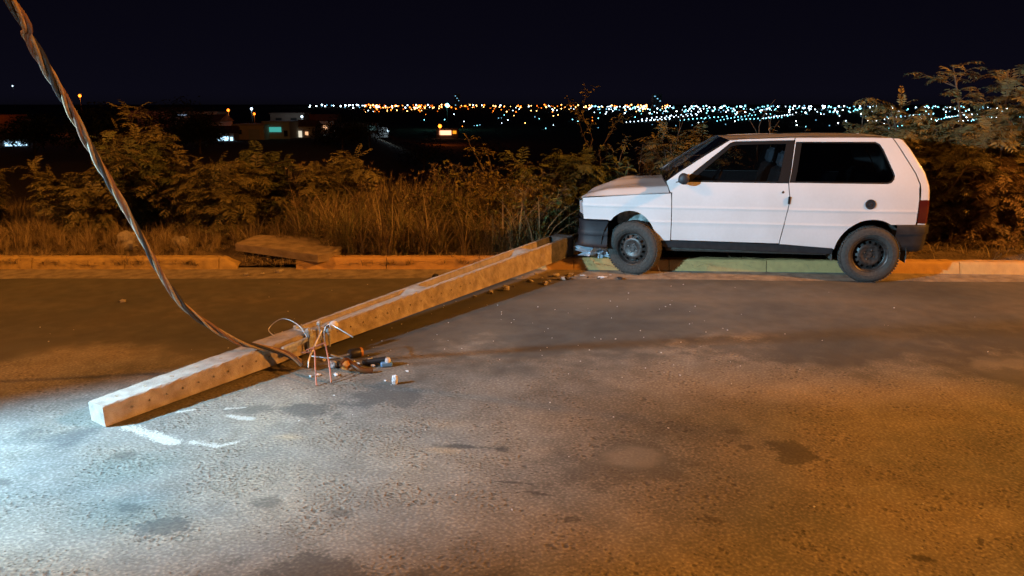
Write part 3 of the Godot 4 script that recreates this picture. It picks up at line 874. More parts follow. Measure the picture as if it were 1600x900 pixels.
	for h in hs:
		var hm := MB.new()
		hm.lathe([Vector2(0.0, -0.05), Vector2(0.0064, -0.05), Vector2(0.0064, -0.002), Vector2(0.011, -0.0005)], Transform3D(Basis(Vector3.RIGHT, PI / 2), Vector3(h, pole_h(h) * 0.5, 0.0)), 10)
		part("bolt_hole", hm.mesh(), M.pole_side, root)
	# shallow holes down the top face
	s = 0.12
	while s < 1.4:
		var hm := MB.new()
		hm.lathe([Vector2(0.0, -0.001), Vector2(0.007, 0.0005), Vector2(0.0105, 0.0025), Vector2(0.013, 0.0)], T(s, pole_h(s) + 0.001, -pole_w(s) * 0.5), 10)
		part("hole_rim", hm.mesh(), M.pole_side, root)
		s += 0.17
	# clamp hardware stays on the pole
	var hw_ := Node3D.new(); hw_.name = "line_clamp"; root.add_child(hw_, true)
	hw_.position = Vector3(1.44, 0.0, 0.0)
	var c2 := MB.new(); c2.box(TR(Vector3(-0.19, 0.085, 0.022), Vector3(0.1, 0, 0.05)), Vector3(0.12, 0.062, 0.04), 0.008); c2.box(TR(Vector3(-0.06, 0.105, 0.02), Vector3(0, 0, 0.1)), Vector3(0.18, 0.03, 0.03), 0.006)
	part("bracket", c2.mesh(), M.galv, hw_)
	c2 = MB.new(); c2.box(T(0.0, 0.075, 0.012), Vector3(0.05, 0.16, 0.02), 0.004); c2.box(T(0.0, 0.155, -0.05), Vector3(0.05, 0.012, 0.14), 0.003); c2.box(T(0.0, 0.16, -0.12), Vector3(0.04, 0.035, 0.03), 0.005)
	part("strap", c2.mesh(), M.galv, hw_)
	for p in [[-0.02, 0.17, 0.03], [0.09, 0.19, 0.02], [0.14, 0.13, 0.05]]:
		c2 = MB.new(); c2.tube([Vector3(p[0], p[1] - 0.12, p[2]), Vector3(p[0], p[1] + 0.02, p[2])], [0.008, 0.008], 8); c2.box(T(p[0], p[1], p[2]), Vector3(0.034, 0.03, 0.034), 0.006)
		part("bolt", c2.mesh(), M.galv, hw_)
	c2 = MB.new(); c2.lathe([Vector2(0, 0.03), Vector2(0.02, 0.03), Vector2(0.03, 0.022), Vector2(0.022, 0.01), Vector2(0.03, -0.004), Vector2(0.024, -0.016), Vector2(0, -0.018)], TR(Vector3(0.2, 0.15, 0.035), Vector3(1.2, 0, 0.3)), 16)
	part("insulator", c2.mesh(), M.white, hw_)

func bez(p: Array, n := 8) -> Array:
	var c := Curve3D.new()
	for i in p.size():
		var t: Vector3 = (p[min(i + 1, p.size() - 1)] - p[max(i - 1, 0)]) / 6.0
		c.add_point(p[i], -t, t)
	var o := []
	for i in (p.size() - 1) * n + 1: o.append(c.samplef(float(i) / n))
	return o
func reps(v: float, n: int) -> Array:
	var o := []
	for i in n: o.append(v)
	return o
func build_cable() -> void:
	var pts := []
	for p in [[-1.22, 6.75, 3.02], [-1.52, 4.3, 0.0], [-1.72, 2.75, -2.0], [-1.787, 2.104, -2.866], [-1.878, 1.992, -3.096], [-1.962, 1.791, -3.407], [-2.003, 1.558, -3.659], [-2.022, 1.271, -3.898], [-2.03, 1.036, -4.098], [-2.019, 0.70, -4.33], [-1.978, 0.53, -4.45], [-1.882, 0.375, -4.58], [-1.758, 0.25, -4.68], [-1.60, 0.175, -4.76], [-1.48, 0.12, -4.79], [-1.40, 0.05, -4.80]]:
		pts.append(Vector3(p[0], p[1], p[2]))
	var path := bez(pts, 26)
	var root := thing("twisted_power_cable", "twisted bundle of power conductors hanging down onto the fallen pole", "cable", pts[-1])
	var mats := [M.strand_grey, M.strand_brown, M.strand_tan, M.strand_black]
	var acc := [0.0]
	for i in range(1, path.size()): acc.append(acc[-1] + path[i].distance_to(path[i - 1]))
	for k in 4:
		var line := []; var rad := []
		var x := Vector3.RIGHT
		for i in path.size():
			var t: Vector3 = (path[min(i + 1, path.size() - 1)] - path[max(i - 1, 0)]).normalized()
			x = (x - t * x.dot(t)).normalized()
			var y := t.cross(x)
			var a: float = acc[i] * TAU / 0.6 + TAU * k / 4.0
			var loose: float = 0.011 + 0.004 * sin(acc[i] * 3.1 + k) + 0.003 * sin(acc[i] * 7.3 + 2.0 * k)
			line.append(path[i] + (x * cos(a) + y * sin(a)) * loose - pts[-1]); rad.append(0.0095 if k != 2 else 0.0078)
		var m := MB.new(); m.tube(line, rad, 8)
		part("conductor", m.mesh(), mats[k], root)

func wire(called: String, pts: Array, r: float, mat: Material, label: String, cat := "wire", grp := "") -> Node:
	var o := Vector3(pts[-1][0], pts[-1][1], pts[-1][2])
	var P := []
	for p in pts: P.append(Vector3(p[0], p[1], p[2]) - o)
	var q := bez(P, 6)
	var m := MB.new(); m.tube(q, reps(r, q.size()), 7)
	return one(called, m.mesh(), mat, label, cat, o, grp)
func chunk(sd: int, size: Vector3, rough := 0.35, sub := 10) -> ArrayMesh:
	var f := noise(sd, 0.9, 3)
	var m := MB.new()
	var g := []
	for i in sub + 1:
		var row := []
		var th := PI * i / sub
		for j in sub * 2 + 1:
			var ph := TAU * (j % (sub * 2)) / (sub * 2)
			var d := Vector3(sin(th) * cos(ph), cos(th), sin(th) * sin(ph))
			var b: float = 1.0 / pow(pow(absf(d.x), 4.0) + pow(absf(d.y), 4.0) + pow(absf(d.z), 4.0), 0.25)
			row.append(d * b * (1.0 + rough * f.get_noise_3dv(d * 1.6)) * size * 0.5 + Vector3(0, size.y * 0.5, 0))
		g.append(row)
	for i in sub:
		for j in sub * 2: m.quad(g[i][j], g[i][j + 1], g[i + 1][j + 1], g[i + 1][j])
	return m.mesh()
func build_debris() -> void:
	# wires and fittings torn off round the pole
	wire("copper_wire", [[-1.44, 0.09, -4.93], [-1.36, 0.12, -4.86], [-1.32, 0.165, -4.80], [-1.29, 0.16, -4.72], [-1.26, 0.07, -4.60], [-1.24, 0.006, -4.53]], 0.0055, M.copper, "bent pinkish copper wire whose end touches the asphalt beside the dark scuff", "wire")
	wire("copper_wire", [[-1.40, 0.11, -4.92], [-1.30, 0.16, -4.88], [-1.25, 0.185, -4.84], [-1.22, 0.16, -4.76], [-1.18, 0.08, -4.65], [-1.16, 0.006, -4.58]], 0.0055, M.copper, "bent pinkish copper wire with a taller hoop, closer to the broken insulator", "wire")
	wire("bare_wire", [[-1.60, 0.17, -4.98], [-1.70, 0.21, -5.08], [-1.62, 0.27, -5.14], [-1.50, 0.24, -5.10], [-1.42, 0.17, -5.03]], 0.0035, M.alu, "thin pale wire looping up behind the pole top", "wire")
	wire("tie_wire", [[-1.28, 0.09, -4.98], [-1.29, 0.22, -5.0], [-1.26, 0.265, -5.02], [-1.20, 0.255, -4.98], [-1.08, 0.20, -4.93]], 0.005, M.alu, "stiff white hooked wire standing up off the clamp and pointing along the pole", "wire")
	wire("tie_wire", [[-1.30, 0.235, -4.97], [-1.33, 0.16, -4.90], [-1.36, 0.08, -4.83], [-1.36, 0.03, -4.80]], 0.006, M.alu, "short grey wire crossing upright in front of the clamp", "wire")
	wire("tie_wire", [[-1.36, 0.075, -4.90], [-1.28, 0.075, -4.87], [-1.20, 0.085, -4.84], [-1.10, 0.095, -4.88]], 0.0065, M.alu, "grey wire lying level between clamp and broken insulator", "wire")
	wire("tie_wire", [[-1.22, 0.10, -4.86], [-1.15, 0.085, -4.84], [-1.07, 0.055, -4.84], [-1.02, 0.05, -4.82]], 0.006, M.galv, "pale stub of wire ending at the rusty fitting", "wire")
	# rusty fitting
	var r := thing("rusty_fitting", "rusty brown broken line fitting lying in the scattered fragments", "fitting", Vector3(-1.09, 0.0, -4.83), 0.4)
	var m := MB.new(); m.tube(bez([Vector3(-0.06, 0.04, 0.02), Vector3(-0.03, 0.075, 0.0), Vector3(0.01, 0.05, 0.03), Vector3(0.06, 0.02, 0.09), Vector3(0.13, 0.014, 0.11)], 6), reps(0.019, 25), 9); part("hook", m.mesh(), M.porcelain, r)
	m = MB.new(); m.lathe([Vector2(0, 0.05), Vector2(0.022, 0.05), Vector2(0.034, 0.035), Vector2(0.024, 0.024), Vector2(0.036, 0.01), Vector2(0.03, 0.0), Vector2(0, 0.0)], TR(Vector3(-0.02, 0.03, 0.0), Vector3(0.5, 0.2, 0.4)), 16); part("spool", m.mesh(), M.orange, r)
	# dark cylinder with orange end
	r = thing("photocell_base", "dark cylinder with an orange ring at its end lying on asphalt", "fitting", Vector3(-1.10, 0.035, -5.09), 0.55)
	var lx := Transform3D(Basis(Vector3.FORWARD, PI / 2), Vector3.ZERO)
	m = MB.new(); m.lathe([Vector2(0, -0.05), Vector2(0.03, -0.05), Vector2(0.034, -0.04), Vector2(0.034, 0.03), Vector2(0.03, 0.036)], lx, 20); part("body", m.mesh(), M.blackp, r)
	m = MB.new(); m.lathe([Vector2(0.016, 0.034), Vector2(0.02, 0.046), Vector2(0.032, 0.046), Vector2(0.034, 0.03)], lx, 20); part("ring", m.mesh(), M.orange, r)
	m = MB.new(); m.tube(bez([Vector3(-0.16, -0.02, 0.0), Vector3(0, 0, 0)], 2), [0.018, 0.02, 0.022], 10)
	one("plastic_tube", m.mesh(), M.blackp, "short black plastic tube lying among the broken fragments", "tube", Vector3(-0.86, 0.043, -4.92))
	one("white_fragment", chunk(71, Vector3(0.05, 0.05, 0.04)), M.white, "white porcelain fragment beside the copper wires", "fragment", Vector3(-1.215, 0.0, -4.87))
	m = MB.new(); m.box(TR(Vector3(0, 0.022, 0), Vector3(0.1, 0, 0.15)), Vector3(0.022, 0.045, 0.03), 0.005)
	one("black_cap", m.mesh(), M.blackp, "small black cap leaning on the white porcelain fragment", "cap", Vector3(-1.175, 0.0, -4.88))
	r = thing("blue_connector", "blue and white plastic connector lying on the asphalt", "connector", Vector3(-0.855, 0.0, -4.90), 0.3)
	m = MB.new(); m.box(T(0, 0.018, 0), Vector3(0.08, 0.034, 0.04), 0.008); part("body", m.mesh(), M.blue, r)
	m = MB.new(); m.lathe([Vector2(0, 0.03), Vector2(0.016, 0.028), Vector2(0.02, 0.01), Vector2(0.02, 0.0)], T(0.01, 0.032, 0), 12); part("cap", m.mesh(), M.white, r)
	one("white_fragment", chunk(72, Vector3(0.035, 0.06, 0.03)), M.white, "upright white fragment standing apart on the smooth asphalt patch", "fragment", Vector3(-0.75, 0.0, -4.57))
	var spots := [[-0.98, -5.0, 0.05], [-0.93, -5.04, 0.03], [-1.0, -4.95, 0.035], [-1.16, -4.72, 0.04], [-1.28, -4.72, 0.03], [-1.32, -4.70, 0.025], [-1.1, -4.98, 0.03], [-0.82, -4.62, 0.02], [-1.31, -5.02, 0.03], [-0.7, -4.8, 0.022], [-0.88, -4.98, 0.045], [-0.95, -4.9, 0.03]]
	var cm := [chunk(81, Vector3(1, 0.5, 0.7), 0.8, 5), chunk(82, Vector3(1, 0.4, 0.6), 0.8, 5)]
	for i in spots.size():
		var o := one("porcelain_chip", cm[i % 2], M.white, "small pale chip scattered round the torn-off fittings", "chip", Vector3(spots[i][0], 0.0, spots[i][1]), "chips round the torn-off fittings")
		o.scale = Vector3.ONE * spots[i][2]; o.rotation.y = i * 1.7
	# fine specks of glass and grit
	var mm := MultiMesh.new()
	mm.transform_format = MultiMesh.TRANSFORM_3D
	mm.mesh = cm[0]
	mm.instance_count = 150
	for i in 150:
		var p := Vector3(rng.randfn(-0.3, 1.1), 0.0, rng.randfn(-5.6, 0.8)) if i < 90 else Vector3(rng.randf_range(-4.5, 4.5), 0.0, rng.randf_range(-7.3, -3.0))
		if p.z < -7.4: p.z = -7.3
		mm.set_instance_transform(i, Transform3D(Basis(Vector3.UP, rng.randf() * TAU).scaled(Vector3.ONE * rng.randf_range(0.004, 0.011)), p))
	var mi := MultiMeshInstance3D.new(); mi.multimesh = mm; mi.material_override = M.white; mi.name = "glass_grit"
	add_child(mi); tag(mi, "fine white specks of glass and grit strewn over the road", "grit"); mi.set_meta("kind", "stuff")
	# verge rubble
	one("concrete_chunk", chunk(91, Vector3(0.24, 0.20, 0.2), 0.6), M.rock, "pale rough concrete chunk on the verge in front of dry grass", "rubble", Vector3(-4.32, 0.12, -8.45))
	one("concrete_chunk", chunk(92, Vector3(0.17, 0.12, 0.14), 0.6), M.rock, "smaller pale chunk at the foot of the feathery shrub", "rubble", Vector3(-3.82, 0.12, -8.6))
	one("concrete_chunk", chunk(93, Vector3(0.16, 0.1, 0.12), 0.6), M.rock, "pale chunk resting behind the tilted concrete slab", "rubble", Vector3(-2.42, 0.14, -8.72))
	one("pebble", chunk(94, Vector3(0.07, 0.05, 0.05), 0.5, 6), M.rock, "small brown stone lying under the raised end of pole", "stone", Vector3(-0.06, 0.0, -7.05))
	one("pebble", chunk(95, Vector3(0.05, 0.03, 0.04), 0.5, 6), M.rock, "tan stone alone on the dark asphalt near the hanging cable", "stone", Vector3(-3.5, 0.0, -6.6))
	one("pebble", chunk(96, Vector3(0.06, 0.045, 0.05), 0.5, 6), M.blackp, "dark pebble in the gutter behind the middle of pole", "stone", Vector3(-0.78, 0.006, -7.55))
	for i in 16:
		var px: float = [0.30, 0.38, 0.18, 0.45, 0.02, 0.25, -0.2, 0.5, 0.1, -0.35, 0.6, 0.33, -1.9, -2.6, -2.75, -2.45][i]
		var pz: float = [-7.55, -7.42, -7.40, -7.62, -7.2, -7.7, -6.95, -7.5, -7.58, -6.8, -7.66, -7.3, -7.7, -7.72, -7.66, -7.8][i]
		var o := one("concrete_crumb", cm[i % 2], M.rock, "small crumb of broken concrete in the gutter", "rubble", Vector3(px, 0.008 if pz < -7.5 else 0.0, pz), "concrete crumbs along the gutter")
		o.scale = Vector3.ONE * (0.025 + 0.018 * (i % 4)); o.rotation.y = i * 1.3
	# tilted slab at the gap in the kerb
	var sb := MB.new()
	var loop := [Vector2(-0.56, 0.13), Vector2(0.50, 0.42), Vector2(0.62, 0.30), Vector2(0.66, -0.30), Vector2(0.05, -0.44), Vector2(-0.50, -0.33)]
	var c := Vector3(0, 0.095, 0)
	for i in loop.size():
		var a: Vector2 = loop[i]; var b: Vector2 = loop[(i + 1) % loop.size()]
		var k := 0.985
		var at := Vector3(a.x * k, 0.1, a.y * k); var bt := Vector3(b.x * k, 0.1, b.y * k)
		var am := Vector3(a.x, 0.092, a.y); var bm := Vector3(b.x, 0.092, b.y)
		sb.tri(Vector3(0, 0.1, 0), at, bt); sb.quad(at, am, bm, bt)
		sb.quad(am, Vector3(a.x, 0, a.y), Vector3(b.x, 0, b.y), bm); sb.tri(Vector3(0, 0, 0), Vector3(b.x, 0, b.y), Vector3(a.x, 0, a.y))
	var slab := one("concrete_slab", sb.mesh(), M.slab, "tilted brown concrete slab lying over the gap in the kerb", "slab", Vector3(-2.50, 0.145, -8.30))
	slab.scale = Vector3(0.95, 0.85, 1.0)
	slab.rotation = Vector3(0.035, -0.06, -0.05)
	# crumpled plastic by the front wheel
	var bag := one("crumpled_plastic", chunk(97, Vector3(0.34, 0.15, 0.2), 1.6, 14), M.bag, "crumpled bluish plastic beside the front wheel under the bumper", "plastic", Vector3(0.93, 0.13, -8.0))
	bag.rotation.y = 0.3
	for i in 9:
		var o := one("broken_plastic", cm[i % 2], M.blackp if i % 3 else M.white, "bit of broken bumper plastic in the gutter by front wheel", "fragment", Vector3(rng.randf_range(0.42, 1.15), 0.006, rng.randf_range(-7.72, -7.42)), "broken plastic bits in the gutter")
		o.scale = Vector3(1.0, rng.randf_range(0.3, 0.8), rng.randf_range(0.5, 1.0)) * rng.randf_range(0.02, 0.08); o.rotation.y = i * 2.1

# ------------------------------------------------------------------ vegetation
func frond(mb: MB, p: Vector3, dir: Vector3, length: float, c: Color) -> void:
	var side_ := dir.cross(Vector3.UP).normalized()
	if side_.length() < 0.1: side_ = Vector3.RIGHT
	var n := 7
	var prev := p
	var d := dir
	mb.col = c
	for i in n:
		d = (d + Vector3(0, -0.13, 0)).normalized()
		var q := prev + d * length / n
		var up := side_.cross(d).normalized()
		mb.quad(prev + side_ * 0.003, prev - side_ * 0.003, q - side_ * 0.003, q + side_ * 0.003)
		var pl: float = length * 0.36 * sin(PI * (i + 1.2) / (n + 1.5)) + 0.015
		for s in [-1.0, 1.0]:
			var e: Vector3 = (side_ * s + d * 0.55 + Vector3(0, rng.randf_range(-0.35, 0.12), 0)).normalized()
			var w: Vector3 = e.cross(up).normalized() * pl * 0.15
			var mid: Vector3 = q + e * pl * 0.5
			mb.col = c * rng.randf_range(0.8, 1.2)
			mb.quad(q, mid + w, q + e * pl + Vector3(0, -pl * 0.15, 0), mid - w)
		prev = q
func leaf(mb: MB, p: Vector3, dir: Vector3, length: float, c: Color) -> void:
	var s := dir.cross(Vector3.UP)
	s = s.normalized() if s.length() > 0.05 else Vector3.RIGHT
	var tip := p + dir * length + Vector3(0, -length * 0.25, 0)
	var mid := p + dir * length * 0.5
	var w := s * length * rng.randf_range(0.2, 0.3) + Vector3(0, rng.randf_range(0.0, 0.12) * length, 0)
	mb.col = c
	mb.tri(p, mid + w, tip)
	mb.col = c * 0.88
	mb.tri(p, tip, mid - w * Vector3(1, -1, 1))
func rdir(up_min: float, up_max: float) -> Vector3:
	var a := rng.randf() * TAU
	var u := rng.randf_range(up_min, up_max)
	var h := sqrt(max(0.0, 1.0 - u * u))
	return Vector3(cos(a) * h, u, sin(a) * h)
# stems and fronds of one feathery shrub
func feathery(label: String, at: Vector3, height: float, spread: float, stems: int, c: Color, grp := "feathery roadside shrubs", per := 9) -> Node3D:
	at.y = ground_y(at.x, at.z) - 0.02
	var root := thing("feathery_shrub", label, "shrub", at, 0.0, grp)
	var st := MB.new(); var fo := MB.new()
	for i in stems:
		var d := rdir(0.75, 0.97)
		d = (d * Vector3(spread, 1, spread * 0.7)).normalized()
		var L := height * rng.randf_range(0.6, 1.0) * 1.05
		var pts := [Vector3(rng.randf_range(-0.1, 0.1), 0, rng.randf_range(-0.1, 0.1))]
		var rad := [0.014 * height]
		var n := 7
		for k in n:
			d = (d + Vector3(rng.randf_range(-0.1, 0.1), 0.04, rng.randf_range(-0.1, 0.1))).normalized()
			pts.append(pts[-1] + d * L / n); rad.append(0.014 * height * (1.0 - 0.8 * (k + 1.0) / n))
		st.tube(pts, rad, 5, false)
		for k in range(1, pts.size()):
			for b in per:
				if rng.randf() < 0.12: continue
				var bd := (rdir(-0.15, 0.6) + d * 0.2).normalized()
				var p0: Vector3 = pts[k - 1].lerp(pts[k], rng.randf())
				if b % 3 == 0:
					var bl := rng.randf_range(0.12, 0.36) * height * 0.5
					st.tube([p0, p0 + bd * bl * 0.5, p0 + bd * bl], [0.005, 0.004, 0.002], 4, false)
					for r in 4: frond(fo, p0 + bd * bl * rng.randf_range(0.4, 1.0), (bd + rdir(-0.2, 0.5) * 0.8).normalized(), rng.randf_range(0.14, 0.28), c * rng.randf_range(0.65, 1.25))
				else:
					frond(fo, p0, bd, rng.randf_range(0.16, 0.32), c * rng.randf_range(0.65, 1.25))
	part("stems", st.mesh(), M.bark, root)
	part("foliage", fo.mesh(), M.leaf, root)
	return root
func leafy(label: String, at: Vector3, height: float, spread: float, stems: int, leaves: int, size: float, c: Color, bare := 0.2, grp := "leafy roadside weeds") -> Node3D:
	at.y = ground_y(at.x, at.z) - 0.02
	var root := thing("leafy_weed", label, "weed", at, 0.0, grp)
	var st := MB.new(); var fo := MB.new()
	for i in stems:
		var d := (rdir(0.6, 0.98) * Vector3(spread, 1, spread)).normalized()
		var L := height * rng.randf_range(0.5, 1.0)
		var pts := [Vector3(rng.randf_range(-0.12, 0.12), 0, rng.randf_range(-0.1, 0.1))]
		var rad := [0.008 * height + 0.002]
		for k in 7:
			d = (d + rdir(-0.4, 0.5) * 0.18).normalized()
			pts.append(pts[-1] + d * L / 7.0); rad.append((0.008 * height + 0.002) * (1.0 - 0.11 * (k + 1)))
		st.tube(pts, rad, 4, false)
		for k in leaves:
			var t := rng.randf_range(bare, 1.0) * 6.99
			var p: Vector3 = pts[int(t)].lerp(pts[int(t) + 1], t - int(t))
			var e := rdir(-0.3, 0.6)
			var bl := rng.randf_range(0.03, 0.22) * spread * height
			if k % 3 == 0: st.tube([p, p + e * bl], [0.003, 0.002], 3, false)
			for r in 2: leaf(fo, p + e * bl * rng.randf_range(0.3, 1.0), (e + rdir(-0.6, 0.5)).normalized(), size * rng.randf_range(0.6, 1.3), c * rng.randf_range(0.55, 1.35))
	part("stems", st.mesh(), M.bark, root)
	part("foliage", fo.mesh(), M.leaf, root)
	return root
func twig_tree(label: String, at: Vector3, d0: Vector3, height: float, depth: int, r0: float, c := Color(0, 0, 0), cat := "bare shrub", called := "bare_branch", lf := 0, lsize := 0.06) -> Node3D:
	at.y = ground_y(at.x, at.z) - 0.02
	var root := thing(called, label, cat, at)
	var st := MB.new(); var fo := MB.new()
	var todo := [[Vector3.ZERO, d0.normalized(), height * 0.45, r0, depth]]
	while todo.size() > 0:
		var q: Array = todo.pop_back()
		var pts := [q[0]]; var rad := [q[3]]; var d: Vector3 = q[1]
		for k in 4:
			d = (d + rdir(-0.5, 0.6) * 0.2).normalized()
			pts.append(pts[-1] + d * q[2] / 4.0); rad.append(q[3] * (1.0 - 0.12 * (k + 1)))
		st.tube(pts, rad, 5, false)
		if lf > 0 and q[4] < depth:
			for k in lf:
				leaf(fo, pts[rng.randi_range(1, 4)], rdir(-0.5, 0.6), lsize * rng.randf_range(0.6, 1.3), c * rng.randf_range(0.6, 1.3))
		if q[4] > 0:
			for k in 2 + (rng.randi() % 2): todo.append([pts[4 - (k % 2)], (d + rdir(-0.2, 0.7) * 0.85).normalized(), q[2] * rng.randf_range(0.55, 0.8), q[3] * 0.55, q[4] - 1])
	part("branches", st.mesh(), M.bark, root)
	if lf > 0: part("foliage", fo.mesh(), M.leaf, root)
	return root
func clump(sd: int, blades: int, h: float, lean: float, w: float, c0: Color, c1: Color, head := 0.0) -> ArrayMesh:
	var r := RandomNumberGenerator.new(); r.seed = sd
	var m := MB.new()
	for i in blades:
		var a := r.randf() * TAU
		var d := Vector3(cos(a), 0, sin(a))
		var s := Vector3(-d.z, 0, d.x)
		var L := h * r.randf_range(0.45, 1.0)
		var p := d * r.randf() * 0.07 * h / 0.5
		var le := lean * r.randf_range(0.2, 1.3)
		m.col = c0.lerp(c1, r.randf())
		var prev := p
		for k in 4:
			var t := (k + 1) / 4.0
			var q := p + d * le * t * t * L + Vector3(0, L * (t - 0.35 * le * t * t), 0)
			var w0 := w * (1.0 - 0.2 * k); var w1 := w * (1.0 - 0.2 * (k + 1)) * (0.25 if k == 3 else 1.0)
			m.quad(prev - s * w0, prev + s * w0, q + s * w1, q - s * w1)
			prev = q
		if head > 0.0:
			for k in 5:
				var e := Vector3(r.randf_range(-1, 1), r.randf_range(0.2, 1), r.randf_range(-1, 1)).normalized() * head
				m.tri(prev + s * 0.006, prev + e, prev - s * 0.006)
	return m.mesh()
func scatter(called: String, label: String, cat: String, mesh: Mesh, mat: Material, spots: Array) -> void:
	var mm := MultiMesh.new()
	mm.transform_format = MultiMesh.TRANSFORM_3D
	mm.mesh = mesh
	mm.instance_count = spots.size()
	for i in spots.size():
		var p: Array = spots[i]
		mm.set_instance_transform(i, Transform3D(Basis.from_euler(Vector3(rng.randf_range(-0.15, 0.15), rng.randf() * TAU, rng.randf_range(-0.15, 0.15))).scaled(Vector3(p[2], p[2] * rng.randf_range(0.75, 1.2), p[2])), Vector3(p[0], ground_y(p[0], p[1]) - 0.01, p[1])))
	var mi := MultiMeshInstance3D.new()
	mi.multimesh = mm; mi.material_override = mat; mi.name = numbered(called)
	add_child(mi)
	tag(mi, label, cat); mi.set_meta("kind", "stuff")
func in_car(x: float, z: float) -> bool: return x > 0.35 and x < 4.9 and z > -9.35 + 0.15 * (x - 0.8) - 0.1
func in_slab(x: float, z: float) -> bool: return x > -3.35 and x < -1.85 and z > -8.6
func build_plants() -> void:
	var green := Color(0.115, 0.13, 0.048); var olive := Color(0.185, 0.16, 0.065); var straw := Color(0.42, 0.33, 0.175); var brown := Color(0.16, 0.11, 0.06)
	# grasses
	var a := []; var b := []; var c := []; var lit := []; var tall := []; var reed := []
	for i in 1500:
		var x := rng.randf_range(-9.0, -2.6); var z := -8.05 - pow(rng.randf(), 1.4) * 4.0
		if in_slab(x, z): continue
		a.append([x, z, rng.randf_range(0.35, 1.0) * (0.5 + 0.5 * smooth(7.9, 8.8, -z))])
	for i in 900:
		var x := rng.randf_range(-2.6, 0.9); var z := -8.25 - pow(rng.randf(), 1.3) * 2.6
		if in_slab(x, z) or in_car(x, z): continue
		if i % 5 > 1:
			if x < -0.9 or i % 2: tall.append([x, z, rng.randf_range(0.3, 1.0)])
		else: b.append([x, z, rng.randf_range(0.4, 0.9)])
	for i in 700:
		var x := rng.randf_range(0.2, 9.5); var z := -8.0 - rng.randf() * 4.0
		if in_car(x, z): continue
		a.append([x, z, rng.randf_range(0.3, 0.8)])
	for i in 2600:
		var x := rng.randf_range(-9.0, 9.0); var z := -7.92 - pow(rng.randf(), 2.0) * 2.2
		if in_slab(x, z) and z > -8.45: continue
		lit.append([x, z, rng.randf_range(0.4, 1.2)])
	for i in 620:
		var z := rng.randf_range(-19.0, -11.5); var x := rng.randf_range(-0.36, 0.02) * -z
		reed.append([x, z, rng.randf_range(0.7, 1.2)])
	for i in 60: lit.append([rng.randf_range(-2.95, -2.3), rng.randf_range(-8.2, -7.9), rng.randf_range(0.5, 1.1)])
	for i in 300:
		var z := rng.randf_range(-8.7, -8.3); var x := rng.randf_range(-2.1, 0.2)
		c.append([x, z, rng.randf_range(0.5, 1.0)])
	scatter("dry_grass", "dry brown grass covering the verge behind the kerb", "grass", clump(101, 26, 0.42, 0.8, 0.0045, brown, straw), M.dry, a)
	scatter("tall_grass", "tall straw-coloured grass standing behind the yellow kerb and pole", "grass", clump(102, 22, 0.82, 1.25, 0.007, brown, straw), M.dry, tall)
	scatter("green_grass", "broad olive grass blades among the tall straw grass", "grass", clump(103, 16, 0.75, 0.9, 0.010, green, olive), M.leaf, b)
	scatter("low_grass", "low grey-green drooping grass along the foot of the tall grass", "grass", clump(104, 18, 0.42, 1.2, 0.007, olive * 0.8, straw), M.dry, c)
	scatter("dry_litter", "flattened dead stalks and litter on the soil along the kerb", "litter", clump(105, 9, 0.16, 2.0, 0.004, brown, straw), M.dry, lit)
	scatter("reeds", "dark field of thin stalks with pale seed heads sloping down beyond the verge", "reeds", clump(106, 6, 0.9, 0.25, 0.006, brown, straw, 0.05), M.dry, reed)
	# feathery shrubs
	feathery("tall slim feathery shrub rising above its neighbours over the dry grass", Vector3(-5.35, 0, -10.2), 1.75, 0.55, 4, olive)
	feathery("bushy feathery shrub behind the two pale concrete chunks", Vector3(-4.5, 0, -9.6), 1.3, 0.9, 6, green * 0.9)
	feathery("feathery shrub between the hanging cable and tilted slab", Vector3(-3.8, 0, -9.5), 1.32, 1.0, 6, olive * 0.8)
	feathery("low feathery shrub leaning over the far edge of tilted slab", Vector3(-3.15, 0, -9.7), 1.05, 1.0, 5, green * 0.8)
	feathery("small feathery shrub alone in the dry grass far from slab", Vector3(-6.9, 0, -9.8), 0.95, 0.8, 4, olive * 0.8)
	feathery("short feathery shrub in front of the row by the smaller pale chunk", Vector3(-3.45, 0, -9.15), 0.85, 1.0, 6, olive * 0.9)
	feathery("feathery shrub joining the straw grass past the tilted slab", Vector3(-2.35, 0, -9.9), 1.0, 1.0, 6, olive)
	feathery("short feathery shrub behind the larger pale chunk", Vector3(-5.2, 0, -9.2), 0.9, 0.9, 6, olive * 0.9)
	feathery("leafy feathery shrub filling the gap behind the tail lamp", Vector3(5.3, 0, -9.55), 1.7, 0.8, 8, olive * 1.1)
	feathery("tallest feathery shrub reaching over the horizon behind the car tail", Vector3(5.85, 0, -9.5), 2.25, 0.75, 7, olive, "feathery roadside shrubs", 11)
	feathery("dense feathery shrub right behind the rear bumper", Vector3(5.0, 0, -9.1), 1.45, 0.9, 7, olive * 0.85, "feathery roadside shrubs", 10)
	feathery("feathery shrub with sprays overhanging the roof end of the car", Vector3(4.75, 0, -10.0), 1.8, 0.6, 6, olive * 0.9)
	feathery("broad feathery shrub at the far end of kerb past the car", Vector3(6.6, 0, -9.3), 1.6, 0.9, 7, olive * 0.9, "feathery roadside shrubs", 10)
	feathery("low feathery shrub spilling towards the kerb past the rear wheel", Vector3(5.6, 0, -8.75), 0.95, 0.9, 6, brown * 1.2)
	feathery("feathery shrub close in front of the car bonnet", Vector3(0.75, 0, -9.75), 1.15, 0.9, 5, green * 1.1)
	feathery("feathery shrub hidden behind the car door windows", Vector3(2.4, 0, -10.2), 1.3, 1.0, 6, olive * 0.7)
	# leafy weeds
	var yel := Color(0.24, 0.19, 0.045)
	leafy("tall sparse weed with yellowing leaves over the straw grass", Vector3(-0.1, 0, -9.5), 1.5, 0.6, 8, 34, 0.085, yel, 0.35)
